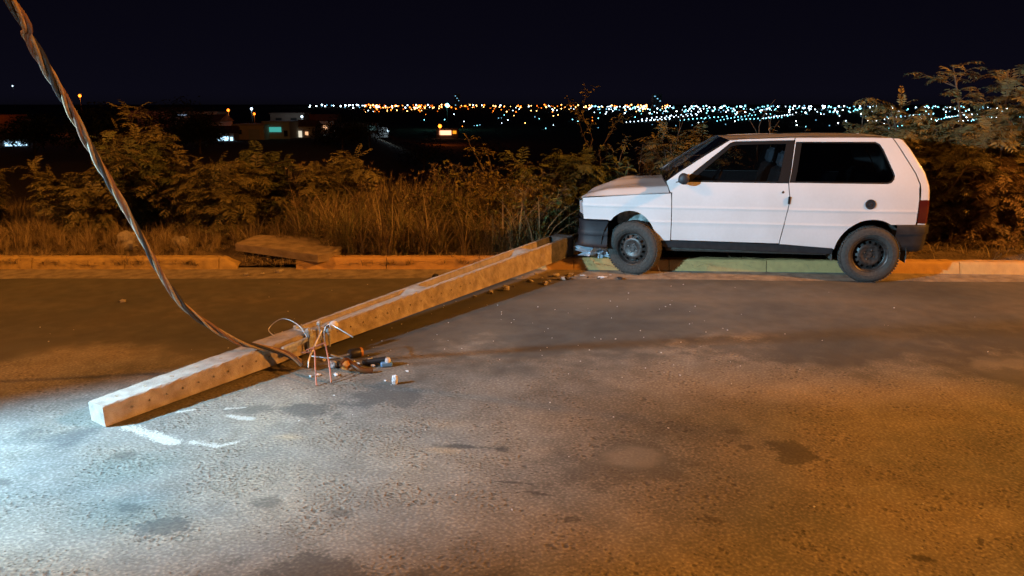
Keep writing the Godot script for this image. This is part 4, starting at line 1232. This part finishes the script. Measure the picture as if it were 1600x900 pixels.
	leafy("yellow-green weed in front of the tall straw grass by the pole", Vector3(-0.35, 0, -8.9), 1.0, 0.8, 10, 40, 0.06, yel * 1.1)
	leafy("rounded brown-leaved weed between straw grass and car bonnet", Vector3(0.15, 0, -9.2), 1.15, 0.9, 11, 44, 0.06, olive * 1.2)
	leafy("green leafy weed beside the raised end of pole", Vector3(0.35, 0, -8.9), 0.85, 1.0, 10, 36, 0.07, green * 1.1)
	leafy("dark leafy weed crowding the front bumper of the car", Vector3(0.75, 0, -9.05), 0.8, 0.9, 8, 26, 0.06, green * 0.8)
	leafy("thin young plant with a few broad leaves past the tilted slab", Vector3(-2.75, 0, -9.2), 1.0, 0.3, 2, 12, 0.12, olive, 0.55)
	leafy("brown dry weed spreading in the middle of the straw grass", Vector3(-1.1, 0, -9.6), 1.0, 0.8, 9, 20, 0.05, brown * 1.3)
	leafy("reddish dry weed at the start of the straw grass beside slab", Vector3(-1.9, 0, -9.4), 0.85, 0.8, 8, 18, 0.05, brown * 1.5)
	leafy("weed with long leaves rising behind the car bonnet", Vector3(1.2, 0, -9.9), 1.25, 0.5, 5, 16, 0.16, green * 1.1, 0.4)
	leafy("brown weed behind the car windscreen", Vector3(1.75, 0, -10.0), 1.2, 0.8, 7, 18, 0.07, brown)
	leafy("low brown weed behind the middle of car", Vector3(3.3, 0, -10.1), 1.1, 0.9, 8, 22, 0.07, brown)
	leafy("dry tangled weed on the verge past the rear bumper", Vector3(5.15, 0, -8.45), 0.45, 1.2, 8, 14, 0.05, brown * 1.2)
	leafy("small tuft of brown weed at the end of the verge past car", Vector3(6.2, 0, -8.4), 0.5, 1.1, 8, 14, 0.05, brown * 1.3)
	leafy("bright yellow-green weed in the gap between straw grass and pole", Vector3(-0.6, 0, -9.1), 1.05, 0.8, 9, 34, 0.065, Color(0.2, 0.2, 0.05))
	leafy("broad-leaved green weed near the raised pole end", Vector3(0.15, 0, -8.75), 0.75, 0.9, 9, 30, 0.075, Color(0.15, 0.18, 0.055))
	leafy("ragged olive weed rising over the straw grass middle", Vector3(-1.0, 0, -9.25), 0.95, 0.7, 7, 24, 0.06, olive)
	leafy("yellowish weed poking through the straw grass near the slab", Vector3(-1.45, 0, -8.75), 0.6, 0.9, 7, 20, 0.055, yel * 0.9)
	leafy("dull green weed half hidden in the straw grass by the pole middle", Vector3(-0.75, 0, -8.7), 0.65, 0.9, 8, 22, 0.06, olive)
	leafy("olive weed against the raised pole end below the bonnet", Vector3(0.05, 0, -8.55), 0.5, 1.0, 8, 22, 0.05, olive)
	# bare and thin branching plants
	twig_tree("thin branching sapling with wispy leaves left of the car bonnet", Vector3(0.95, 0, -10.3), Vector3(0, 1, 0), 1.5, 4, 0.014, olive, "sapling", "thin_sapling", 5, 0.07)
	twig_tree("bare forked branch with pale bark above the straw grass", Vector3(-1.85, 0, -9.3), Vector3(-0.2, 1, 0), 1.0, 1, 0.022)
	twig_tree("bare leaning stick rising out of the weeds against the city", Vector3(-0.75, 0, -9.9), Vector3(-0.35, 1, 0), 1.4, 1, 0.015)
	twig_tree("bare grey twigs reaching into the sky behind the windscreen", Vector3(2.2, 0, -10.0), Vector3(0.05, 1, 0), 2.0, 2, 0.009)
	twig_tree("bare twig with a few dry leaves over the car roof", Vector3(3.15, 0, -9.9), Vector3(0.0, 1, 0), 1.85, 2, 0.012, brown * 1.4, "bare shrub", "bare_branch", 2, 0.09)
	twig_tree("thin arching twigs in front of the windscreen pillar", Vector3(1.6, 0, -9.8), Vector3(0.2, 1, 0), 1.15, 3, 0.007)

# ------------------------------------------------------------------ far things
func far_tree(label: String, at: Vector3, h: float, r: float) -> void:
	at.y = ground_y(at.x, at.z) - 0.3
	var root := thing("far_tree", label, "tree", at, 0.0, "dark trees on the slope")
	var st := MB.new(); st.tube([Vector3(0, 0, 0), Vector3(0.1, h * 0.5, 0), Vector3(0, h * 0.8, 0.1)], [h * 0.04, h * 0.03, h * 0.015], 7)
	for k in 5:
		var e := rdir(0.2, 0.7) * r * 0.7
		st.tube([Vector3(0.05, h * 0.45, 0), Vector3(0, h * 0.55, 0) + e], [h * 0.018, h * 0.006], 5)
	part("trunk", st.mesh(), M.bark, root)
	var m := MB.new()
	var f := noise(int(h * 100.0), 0.5, 3)
	for i in 2600:
		var d := rdir(-0.7, 1.0)
		var rr := r * pow(rng.randf(), 0.4) * (1.0 + 0.6 * f.get_noise_3dv(d * 3.0))
		var p := Vector3(d.x * rr, h * 0.66 + d.y * rr * 0.62, d.z * rr)
		leaf(m, p, rdir(-0.6, 0.6), 0.42 * rng.randf_range(0.6, 1.3), Color(0.03, 0.038, 0.018) * rng.randf_range(0.6, 1.4))
	part("crown", m.mesh(), M.leaf, root)
func house(label: String, at: Vector3, size: Vector3, turn: float, wall: Color, gable: bool, wins: Array, win_mat: Array) -> Node3D:
	at.y = ground_y(at.x, at.z) - 0.3
	var root := thing("house", label, "house", at, turn, "houses on the far slope")
	var m := MB.new(); m.box(T(0, size.y * 0.5, 0), size, 0.02); part("wall", m.mesh(), mottled_flat(wall), root)
	m = MB.new()
	if gable:
		var x := size.x * 0.55; var z := size.z * 0.55; var h := size.y; var t := h + size.z * 0.22
		m.quad(Vector3(-x, h, z), Vector3(x, h, z), Vector3(x, t, 0), Vector3(-x, t, 0)); m.quad(Vector3(x, h, -z), Vector3(-x, h, -z), Vector3(-x, t, 0), Vector3(x, t, 0))
		m.tri(Vector3(x, h, z), Vector3(x, h, -z), Vector3(x, t, 0)); m.tri(Vector3(-x, h, -z), Vector3(-x, h, z), Vector3(-x, t, 0)); m.quad(Vector3(-x, h - 0.02, -z), Vector3(x, h - 0.02, -z), Vector3(x, h - 0.02, z), Vector3(-x, h - 0.02, z))
		part("roof", m.mesh(), roof_mat, root)
	else:
		m.box(T(0, size.y + 0.12, 0), Vector3(size.x + 0.5, 0.24, size.z + 0.5), 0.03); part("roof", m.mesh(), mottled_flat(wall * 0.8), root)
	for i in wins.size():
		var w: Array = wins[i]
		m = MB.new(); m.box(T(w[0] * size.x * 0.5, w[1] * size.y, size.z * 0.5 + 0.02), Vector3(w[2], w[3], 0.06 + at.length() * 0.001), 0.02)
		part(w[4], m.mesh(), win_mat[i], root)
	return root
var roof_mat: StandardMaterial3D
var _mf := {}
func mottled_flat(c: Color) -> StandardMaterial3D:
	if not _mf.has(c): _mf[c] = flat(c.linear_to_srgb(), 0.9)
	return _mf[c]
func polar(az: float, d: float) -> Vector3: return Vector3(sin(az) * d, 0, -cos(az) * d)
func azp(t: float) -> float: return atan(t)
func lamp_light(p: Vector3, c: Color, e: float) -> OmniLight3D:
	var l := OmniLight3D.new()
	l.light_color = c; l.light_energy = e; l.omni_range = 80.0; l.omni_attenuation = 2.0; l.light_size = 0.3; l.shadow_enabled = true
	l.position = p
	return l
func mast_mesh(h: float, r: float, lamp: Material) -> ArrayMesh:
	var m := ArrayMesh.new()
	var a := MB.new(); a.tube([Vector3.ZERO, Vector3(0, h - r, 0)], [r * 0.14, r * 0.1], 4)
	a.add_to(m); m.surface_set_material(0, M.dark)
	var b := MB.new()
	b.lathe([Vector2(0, -1) * r, Vector2(0.7, -0.7) * r, Vector2(1, 0) * r, Vector2(0.7, 0.7) * r, Vector2(0, 1) * r], T(0, h, 0), 7)
	b.add_to(m); m.surface_set_material(1, lamp)
	return m
func build_far() -> void:
	roof_mat = mottled(61, Color(0.10, 0.05, 0.03), Color(0.2, 0.1, 0.06), 3.0, 0.03, 0.9, 2.0, 1.5, 128)
	var so := Color(1, 0.47, 0.12); var wh := Color(0.8, 0.92, 1.0); var teal := Color(0.55, 1.0, 0.95)
	var gw := glow(Color(0.7, 0.88, 1.0), 2.2); var gt := glow(Color(0.35, 0.85, 0.8), 0.55); var dk: Material = M.dark
	var gwarm := glow(Color(1.0, 0.75, 0.55), 1.2)
	# houses: az tangent, distance
	var P := func(t: float, d: float) -> Vector3: return Vector3(t * d, 0, -d)
	house("open shed with bright bluish light under its gable roof", P.call(-0.368, 128.0), Vector3(3.4, 1.5, 5.0), 0.1, Color(0.35, 0.33, 0.3), true, [[-0.3, 0.35, 0.7, 0.7, "opening"], [0.2, 0.38, 0.9, 0.8, "opening"], [0.75, 0.35, 0.4, 0.7, "opening"]], [gw, gw, gw])
	house("flat-roofed house with tall grey gate beside the bright shed", P.call(-0.332, 132.0), Vector3(5.0, 2.6, 6.0), 0.0, Color(0.5, 0.42, 0.33), false, [[0.35, 0.4, 1.8, 1.9, "gate"], [-0.6, 0.6, 0.6, 0.7, "window"]], [M.galv, dk])
	house("house with teal-lit porch on the far slope", P.call(-0.297, 135.0), Vector3(4.4, 3.0, 6.0), 0.0, Color(0.4, 0.45, 0.43), false, [[-0.1, 0.62, 2.0, 0.8, "lit_window"], [0.7, 0.4, 0.6, 1.0, "door"]], [gt, dk])
	house("two-storey house with white lamp behind the teal porch", P.call(-0.285, 152.0), Vector3(6.2, 4.2, 7.0), 0.1, Color(0.18, 0.14, 0.11), false, [[-0.5, 0.72, 1.1, 0.9, "window"], [0.4, 0.72, 1.1, 0.9, "window"]], [dk, dk])
	house("small house with pale lit doorway past the teal porch", P.call(-0.263, 140.0), Vector3(3.6, 2.2, 5.0), 0.0, Color(0.4, 0.38, 0.36), true, [[-0.5, 0.4, 0.8, 1.1, "doorway"], [0.2, 0.45, 0.5, 0.6, "window"]], [glow(Color(1, 0.95, 0.85), 0.8), gwarm])
	house("long pinkish building on the skyline behind dark trees", P.call(-0.46, 185.0), Vector3(10.0, 4.2, 8.0), 0.1, Color(0.42, 0.25, 0.2), false, [[-0.6, 0.5, 1.2, 1.4, "window"], [0.0, 0.5, 1.2, 1.4, "window"], [0.6, 0.5, 1.2, 1.4, "window"]], [dk, dk, dk])
	house("tan building with a white roof strip on the skyline", P.call(-0.405, 190.0), Vector3(13.0, 4.0, 8.0), 0.0, Color(0.42, 0.33, 0.24), false, [[-0.35, 0.86, 3.0, 0.35, "roof_strip"], [0.4, 0.5, 1.3, 1.4, "window"]], [glow(Color(0.75, 0.85, 1), 0.35), dk])
	house("pale low house at the end of the row on the slope", P.call(-0.2, 205.0), Vector3(11.0, 2.4, 7.0), 0.1, Color(0.4, 0.4, 0.38), false, [[0.75, 0.55, 2.2, 1.1, "lit_window"]], [glow(Color(0.6, 0.8, 0.8), 0.25)])
	house("reddish gabled house above the bright white forecourt", P.call(-0.655, 120.0), Vector3(6.0, 3.2, 6.0), 0.3, Color(0.42, 0.22, 0.16), true, [[0.2, 0.5, 0.8, 0.9, "window"]], [dk])
	house("small kiosk with bright white front at the foot of the slope", P.call(-0.642, 112.0), Vector3(4.2, 1.2, 4.0), 0.3, Color(0.4, 0.4, 0.42), true, [[0.05, 0.5, 2.0, 0.7, "lit_front"], [0.75, 0.45, 0.5, 0.4, "lit_front"]], [gw, gw])
	house("big roadside building with glowing orange and white front", P.call(-0.083, 400.0), Vector3(11.0, 5.0, 9.0), 0.0, Color(0.4, 0.3, 0.25), false, [[-0.15, 0.6, 6.0, 2.2, "lit_front"], [0.7, 0.65, 1.8, 1.5, "lit_sign"]], [glow(Color(1, 0.72, 0.55), 2.4), glow(Color(1, 0.6, 0.12), 1.4)])
	house("dim tan house between the shed and skyline building", P.call(-0.388, 150.0), Vector3(6.0, 2.8, 6.0), -0.1, Color(0.4, 0.3, 0.24), true, [[0.2, 0.5, 0.9, 0.9, "window"]], [dk])
	house("low pale house behind the small lit doorway", P.call(-0.245, 165.0), Vector3(7.0, 2.6, 6.0), 0.0, Color(0.38, 0.35, 0.32), true, [[-0.4, 0.5, 1.0, 0.9, "window"], [0.4, 0.5, 0.8, 0.9, "lit_window"]], [dk, gwarm])
	house("dim house beside the last bluish street lamp", P.call(-0.178, 220.0), Vector3(8.0, 2.6, 6.0), 0.1, Color(0.4, 0.38, 0.36), false, [[0.3, 0.5, 1.2, 1.0, "window"]], [dk])
	house("brick-coloured house on the skyline right of long pinkish building", P.call(-0.432, 200.0), Vector3(7.0, 3.6, 7.0), 0.0, Color(0.36, 0.2, 0.14), true, [[0.0, 0.5, 1.1, 1.2, "window"]], [dk])
	# street lamps near the houses
	var near := [[-0.552, 150.0, 7.4, so, 1.0, "orange street lamp alone above the dark trees"], [-0.364, 160.0, 4.6, so, 0.8, "orange street lamp by the pinkish skyline building"], [-0.334, 170.0, 4.8, wh, 0.6, "white street lamp behind the flat-roofed house"], [-0.331, 158.0, 3.9, so, 0.5, "small orange lamp just under the white street lamp"], [-0.303, 150.0, 3.6, so, 0.6, "orange street lamp over the teal-lit porch house"], [-0.270, 144.0, 3.6, wh, 0.4, "white lamp standing by the two-storey house"], [-0.16, 215.0, 3.4, wh, 0.25, "bright bluish street lamp alone past the row of houses"], [-0.093, 330.0, 8.0, so, 1.8, "large orange street lamp below the glowing roadside building"], [-0.083, 520.0, 16.0, teal, 2.0, "greenish white lamp just above the glowing roadside building"], [-0.665, 118.0, 6.6, so, 0.1, "dim lamp above the reddish gabled house"], [-0.636, 140.0, 9.0, wh, 0.12, "tiny pale lamp on the slope by the orange lamp"]]
	for q in near:
		var p: Vector3 = P.call(q[0], q[1])
		p.y = ground_y(p.x, p.z) - 0.1
		var r: float = 0.0019 * q[1] * (0.75 + 0.3 * q[4])
		if q[4] < 0.2: r *= 0.6
		var o := one("street_lamp", mast_mesh(q[2], r, glow(q[3], 2.5 + q[4] * 2.0)), null, q[5], "street lamp", p, "street lamps on the far slope")
		o.add_child(lamp_light(Vector3(0, q[2] - r * 1.3, r * 1.2), q[3], 22.0 * q[4]))
	# dark trees between
	var tr := [[-0.53, 70.0, 5.2, 3.6, "dark round tree hiding the slope below the lone orange lamp"], [-0.43, 95.0, 5.6, 4.6, "wide dark tree in front of the pinkish skyline building"], [-0.405, 92.0, 4.0, 3.0, "dark tree left of the bright shed"], [-0.62, 90.0, 4.2, 3.4, "dark tree between white forecourt and hanging cable"], [-0.185, 150.0, 6.0, 5.0, "tall dark tree past the last pale house"], [-0.115, 160.0, 7.0, 6.0, "broad dark tree under the orange city lights"], [-0.035, 190.0, 8.5, 6.0, "dark tree right of the glowing roadside building"], [-0.22, 110.0, 3.5, 4.0, "low dark tree below the small lit doorway"], [0.1, 150.0, 9.0, 7.0, "dark tree on the plain behind the wispy sapling"], [0.27, 170.0, 11.0, 7.0, "dark tree on the plain behind the car roof"]]
	for q in tr: far_tree(q[4], P.call(q[0], q[1]), q[2], q[3])
	# city lights on the plain
	var cols := [glow(so, 6.5), glow(Color(1, 0.75, 0.42), 9.0), glow(wh, 8.5), glow(Color(0.5, 0.92, 1.0), 6.0), glow(Color(0.85, 0.97, 1.0), 22.0), glow(so, 1.6), glow(Color(0.55, 0.85, 1.0), 1.5)]
	var meshes := []
	for cm in cols: meshes.append(mast_mesh(2.6, 1.0, cm))
	var L := []
	var put := func(t: float, d: float, k: int, s: float) -> void: L.append([t, d, k, s])
	for i in 290:   # dense orange and white band
		var t := rng.randf_range(-0.19, 0.2) if i % 4 else rng.randf_range(-0.19, -0.11)
		put.call(t, rng.randf_range(1300.0, 3400.0) if i % 3 else rng.randf_range(2000.0, 3600.0), [0, 1, 2, 1, 0, 5][rng.randi() % 6], rng.randf_range(0.5, 1.5))
	for i in 330:   # dense teal and white band
		put.call(rng.randf_range(0.12, 0.64) if i % 3 else rng.randf_range(0.1, 0.45), rng.randf_range(1100.0, 2900.0), [2, 3, 3, 4, 6, 2][rng.randi() % 6], rng.randf_range(0.5, 1.45))
	for i in 26: put.call(rng.randf_range(-0.26, -0.19), rng.randf_range(1900.0, 3600.0), [2, 4, 6][rng.randi() % 3], rng.randf_range(0.8, 1.5))
	for i in 80:   # nearer scattered
		var t := rng.randf_range(-0.12, 0.62)
		put.call(t, rng.randf_range(520.0, 1100.0), [2, 6, 0, 3, 6, 1][rng.randi() % 6] if t < 0.15 else [2, 6, 3, 4, 6, 6][rng.randi() % 6], rng.randf_range(0.6, 1.1))
	for i in 16:   # streets seen lengthwise
		var t0 := rng.randf_range(0.14, 0.64); var d0 := rng.randf_range(480.0, 900.0); var dt := rng.randf_range(0.03, 0.07); var dd := rng.randf_range(1.15, 1.5)
		for k in 12: put.call(t0 + dt * k / 11.0, d0 * lerp(1.0, dd, k / 11.0), [3, 2][i % 2], rng.randf_range(0.75, 1.15))
	L.sort_custom(func(x, y): return x[3] * cols[x[2]].emission_energy_multiplier > y[3] * cols[y[2]].emission_energy_multiplier)
	var rest := {}
	for i in L.size():
		var q: Array = L[i]
		var p: Vector3 = P.call(q[0], q[1])
		p.y = ground_y(p.x, p.z)
		var s: float = q[1] * 0.00062 * q[3]
		if i < 300:
			var o := one("city_light", meshes[q[2]], null, ["orange street light of the city spread over the far plain", "warm white street light of the city on the far plain", "white street light of the city on the far plain", "teal street light of the city on the far plain", "brilliant white street light of the city on far plain", "dim orange street light of the city on far plain", "dim bluish street light of the city on far plain"][q[2]], "street light", p, ["orange city lights", "warm white city lights", "white city lights", "teal city lights", "brilliant city lights", "dim orange city lights", "dim bluish city lights"][q[2]])
			o.scale = Vector3(s, 1.0 + s * 0.1, s) if false else Vector3.ONE * s
		else:
			if not rest.has(q[2]): rest[q[2]] = []
			rest[q[2]].append(Transform3D(Basis().scaled(Vector3.ONE * s), p))
	for k in rest:
		var mm := MultiMesh.new(); mm.transform_format = MultiMesh.TRANSFORM_3D; mm.mesh = meshes[k]; mm.instance_count = rest[k].size()
		for i in rest[k].size(): mm.set_instance_transform(i, rest[k][i])
		var mi := MultiMeshInstance3D.new(); mi.multimesh = mm; mi.name = numbered("distant_city_lights"); add_child(mi)
		tag(mi, ["faint orange", "faint amber", "faint white", "faint teal", "faint brilliant", "faintest orange", "faintest bluish"][k] + " specks of light thinly scattered over the far city", "city lights"); mi.set_meta("kind", "stuff")
	# tower blocks on the horizon
	for q in [[0.185, 2300.0, 26.0, 42.0], [-0.07, 2600.0, 18.0, 46.0]]:
		var p: Vector3 = P.call(q[0], q[1]); p.y = -16.2
		var root := thing("tower_block", "dim tower block on the horizon over the teal lights" if q[0] > 0 else "dim tower block on the horizon over the orange lights", "building", p)
		var m := MB.new(); m.box(T(0, q[3] * 0.5, 0), Vector3(q[2], q[3], q[2]), 0.5); part("wall", m.mesh(), mottled_flat(Color(0.3, 0.3, 0.32)), root)
		for a in 3:
			for b in 5:
				m = MB.new(); m.box(T((a - 1) * q[2] * 0.3, q[3] * (0.2 + 0.16 * b), q[2] * 0.5 + 0.1), Vector3(q[2] * 0.14, 2.2, 0.4), 0.1)
				part("window", m.mesh(), cols[6] if (a * 5 + b) % 4 == 0 else M.dark, root)

# ------------------------------------------------------------------ street structure
func build_street() -> void:
	# road: two computed tiles in view and plain asphalt beyond
	var xn0 := -4.096; var xn1 := 4.096; var zn0 := -5.1; var zn1 := -1.6
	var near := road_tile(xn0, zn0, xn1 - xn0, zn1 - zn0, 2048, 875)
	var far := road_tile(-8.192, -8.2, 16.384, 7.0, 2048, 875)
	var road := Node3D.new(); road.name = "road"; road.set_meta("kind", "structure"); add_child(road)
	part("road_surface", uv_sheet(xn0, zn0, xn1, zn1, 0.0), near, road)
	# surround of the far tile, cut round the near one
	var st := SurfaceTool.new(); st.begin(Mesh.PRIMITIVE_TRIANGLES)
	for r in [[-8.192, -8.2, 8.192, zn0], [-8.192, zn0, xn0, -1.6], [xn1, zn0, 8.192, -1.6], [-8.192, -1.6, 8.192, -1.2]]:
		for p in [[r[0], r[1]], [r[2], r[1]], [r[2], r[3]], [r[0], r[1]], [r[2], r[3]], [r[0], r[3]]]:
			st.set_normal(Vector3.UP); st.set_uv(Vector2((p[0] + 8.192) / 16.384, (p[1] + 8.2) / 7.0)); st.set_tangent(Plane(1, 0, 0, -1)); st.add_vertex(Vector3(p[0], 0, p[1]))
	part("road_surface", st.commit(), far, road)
	var asph := mottled(62, Color(0.07, 0.065, 0.055), Color(0.19, 0.175, 0.15), 1.7, 0.03, 0.85, 4.0, 1.5, 384)
	for r in [[-90.0, -8.2, -8.192, -0.4], [8.192, -8.2, 90.0, -0.4], [-8.192, -1.2, 8.192, -0.4]]:
		part("road_surface", uv_sheet(r[0], r[1], r[2], r[3], 0.0), asph, road)
	# gutter
	var g := MB.new()
	var fz := noise(63, 1.2, 3)
	var rows := []
	for i in 301:
		var x := -30.0 + i * 0.2
		var e := fz.get_noise_1d(x * 2.0) * 0.035
		var zk := kerb_z(x)
		var ze: float = -7.56 + 0.03 * clampf(x, 0.0, 6.0) + e
		rows.append([Vector3(x, 0.03, zk - 0.05), Vector3(x, 0.014, zk + 0.02), Vector3(x, 0.010, (zk + ze) * 0.5), Vector3(x, 0.007, ze - 0.04), Vector3(x, 0.001, ze)])
	g.grid(rows, Vector3.UP)
	struct("gutter", g.mesh(), M.gutter)
	# kerb stones
	var kerb := Node3D.new(); kerb.name = "kerb"; kerb.set_meta("kind", "structure"); add_child(kerb)
	var fk := noise(64, 1.0, 3)
	var x := -13.0
	var k := 0
	while x < 13.0:
		var L := rng.randf_range(0.92, 1.06)
		if x > -3.0 and x < -2.35: x = -2.31
		var x1 := x + L
		if x < -2.9 and x1 > -2.95: x1 = -2.93
		var m := MB.new()
		var gr := []
		var nseg := 12
		for i in nseg + 1:
			var xx: float = lerp(x + 0.004, x1 - 0.004, float(i) / nseg)
			var endr: float = 0.006 * (1.0 if i == 0 or i == nseg else 0.0)
			var broke: float = 0.0
			if x1 == -2.93: broke = 0.07 * smooth(-3.12, -2.93, xx)
			if x == -2.31: broke = 0.02 * smooth(-2.2, -2.31, xx)
			var ny := fk.get_noise_1d(xx * 5.0) * 0.006; var nz := fk.get_noise_1d(xx * 4.0 + 90.0) * 0.006
			var z0 := kerb_z(xx); var top := 0.142 + ny - broke
			gr.append([Vector3(xx, -0.02, z0), Vector3(xx, 0.05, z0 - 0.012 + nz - endr), Vector3(xx, top - 0.03, z0 - 0.03 + nz - endr), Vector3(xx, top - 0.008, z0 - 0.04 + nz - endr), Vector3(xx, top - endr, z0 - 0.06 + nz), Vector3(xx, top - endr, z0 - 0.16), Vector3(xx, top - 0.02, z0 - 0.18), Vector3(xx, 0.0, z0 - 0.185)])
		m.grid(gr, Vector3(0, 1, 1))
		for e in [0, nseg]:
			for q in 6: m.tri(gr[e][7], gr[e][q], gr[e][q + 1])
		part("kerb_stone", m.mesh(), M.kerb if x > -2.4 else M.kerb_worn, kerb)
		x = x1
		k += 1
	# soil behind the kerb and in the gap is the hillside; far pavement behind the camera
	var pv := MB.new(); pv.box(T(0, 0.05, 6.9), Vector3(180.0, 0.16, 15.0), 0.02)
	struct("pavement", pv.mesh(), M.gutter)

func spot(p: Vector3, target: Vector3, c: Color, e: float, ang: float, size: float) -> SpotLight3D:
	var l := SpotLight3D.new()
	l.light_color = c; l.light_energy = e; l.spot_range = 60.0; l.spot_attenuation = 2.0; l.spot_angle = ang; l.spot_angle_attenuation = 1.0
	l.light_size = size; l.shadow_enabled = true
	l.position = p
	l.look_at_from_position(p, target, Vector3.UP)
	return l
const SODIUM := Color(1.0, 0.63, 0.24)
const SODIUM_E := 720.0
const WORK := Color(0.64, 0.87, 1.0)
const WORK_E := 62.0
func build_lamps() -> void:
	# sodium street lights out of frame along the near pavement
	var at := Vector3.ZERO
	var r: Node3D
	var m: MB
	for q in [[Vector3(19.0, 0.13, 2.0), SODIUM_E, "sodium street light on a tall post beyond the car"], [Vector3(-17.0, 0.13, 1.5), SODIUM_E * 0.38, "sodium street light on a tall post beyond the pole tip"]]:
		r = thing("sodium_street_light", q[2], "street light", q[0], 0.0, "sodium street lights along the pavement")
		m = MB.new(); m.tube([Vector3.ZERO, Vector3(0, 4, 0), Vector3(0, 10.35, 0)], [0.1, 0.085, 0.07], 12); part("post", m.mesh(), M.galv, r)
		m = MB.new(); m.tube(bez([Vector3(0, 10.2, 0), Vector3(0, 10.7, -0.5), Vector3(0, 10.93, -1.5), Vector3(0, 11.0, -2.25)], 5), reps(0.035, 16), 8); part("arm", m.mesh(), M.galv, r)
		m = MB.new(); m.box(T(0, 11.02, -2.5), Vector3(0.3, 0.12, 0.6), 0.05); part("lamp_head", m.mesh(), M.galv, r)
		m = MB.new(); m.box(T(0, 10.935, -2.53), Vector3(0.22, 0.04, 0.42), 0.015); part("lamp_glass", m.mesh(), glow(SODIUM, 30.0), r)
		var o := OmniLight3D.new()
		o.light_color = SODIUM; o.light_energy = q[1]; o.omni_range = 120.0; o.omni_attenuation = 2.0; o.light_size = 0.3; o.shadow_enabled = true
		o.position = Vector3(0, 10.8, -2.53)
		r.add_child(o)
	# tripod work light out of frame beside the pole tip
	at = Vector3(-5.0, 0.0, -2.75)
	r = thing("tripod_work_light", "twin-headed white work light on a tripod beside the pole tip", "work light", at)
	for k in 3:
		var a := TAU * k / 3.0 + 0.4
		m = MB.new(); m.tube([Vector3(0, 0.9, 0), Vector3(cos(a) * 0.55, 0.0, sin(a) * 0.55)], [0.014, 0.014], 8); part("leg", m.mesh(), M.plastic, r)
	m = MB.new(); m.tube([Vector3(0, 0.5, 0), Vector3(0, 2.2, 0)], [0.02, 0.016], 10); part("pole", m.mesh(), M.galv, r)
	var dirv := Vector3(0.91, -0.16, -0.42).normalized()
	var sd := dirv.cross(Vector3.UP).normalized()
	m = MB.new(); m.tube([Vector3(0, 2.2, 0) - sd * 0.24, Vector3(0, 2.2, 0) + sd * 0.24], [0.014, 0.014], 8); part("crossbar", m.mesh(), M.galv, r)
	for s in [-1.0, 1.0]:
		var c: Vector3 = Vector3(0, 2.3, 0) + sd * 0.17 * s
		var dirv2 := ((Vector3(-2.2, 0.0, -3.45) if s < 0.0 else Vector3(2.9, 1.05, -7.3)) - at - c).normalized()
		dirv = dirv2
		var bas := Basis.looking_at(dirv, Vector3.UP)
		m = MB.new(); m.box(Transform3D(bas, c), Vector3(0.24, 0.18, 0.08), 0.015); part("lamp_head", m.mesh(), M.plastic, r)
		m = MB.new(); m.box(Transform3D(bas, c + dirv * 0.042), Vector3(0.2, 0.14, 0.006), 0.002); part("lamp_glass", m.mesh(), glow(WORK, 60.0), r)
		var aim := Vector3(-2.2, 0.0, -3.45) if s < 0.0 else Vector3(2.9, 1.05, -7.3)
		var l := spot(Vector3.ZERO, Vector3(1, 0, 0), WORK, WORK_E * (1.55 if s < 0.0 else 1.75), 21.0 if s < 0.0 else 22.0, 0.08)
		l.position = c + dirv * 0.06
		l.basis = Basis.looking_at((aim - at - l.position).normalized(), Vector3.UP)
		r.add_child(l)
	# standing utility pole that carries the other end of the cable
	r = thing("standing_utility_pole", "upright concrete utility pole carrying the cable end behind the pavement edge", "utility pole", Vector3(-1.2, 0.12, 3.2))
	m = MB.new()
	var g := []
	for y in [0.0, 8.0]:
		var w: float = 0.15 - 0.006 * y; var d: float = 0.11 - 0.004 * y
		g.append([Vector3(-w, y, -d), Vector3(w, y, -d), Vector3(w, y, d), Vector3(-w, y, d)])
	for k in 4:
		m.quad(g[0][k], g[0][(k + 1) % 4], g[1][(k + 1) % 4], g[1][k])
	m.quad(g[1][0], g[1][1], g[1][2], g[1][3])
	part("shaft", m.mesh(), M.concrete, r)
	m = MB.new(); m.box(T(0, 6.65, -0.1), Vector3(0.1, 0.16, 0.14), 0.01); part("bracket", m.mesh(), M.galv, r)

func _ready() -> void:
	rng.seed = 20240611
	var cam := Camera3D.new()
	cam.name = "camera"
	cam.fov = rad_to_deg(2.0 * atan(450.0 / 1186.0))
	cam.position = Vector3(0, 1.75, 0)
	cam.rotation_degrees = Vector3(-13.74, 0, 0)
	cam.near = 0.05; cam.far = 9000.0
	add_child(cam)
	cam.current = true
	var env := Environment.new()
	env.background_mode = Environment.BG_SKY
	var sm := ProceduralSkyMaterial.new()
	sm.sky_top_color = Color8(5, 4, 12); sm.sky_horizon_color = Color8(11, 10, 20); sm.sky_curve = 0.08
	sm.ground_bottom_color = Color8(2, 2, 3); sm.ground_horizon_color = Color8(8, 7, 12)
	sm.sun_angle_max = 0.0
	var sky := Sky.new(); sky.sky_material = sm
	env.sky = sky
	env.tonemap_mode = Environment.TONE_MAPPER_LINEAR
	env.tonemap_exposure = 1.0
	env.sdfgi_enabled = true; env.ssao_enabled = true; env.ssil_enabled = true
	var we := WorldEnvironment.new(); we.environment = env; we.name = "environment"
	add_child(we)
	materials()
	build_lamps()
	build_street()
	build_terrain()
	build_far()
	build_plants()
	build_pole()
	build_cable()
	build_car()
	build_debris()
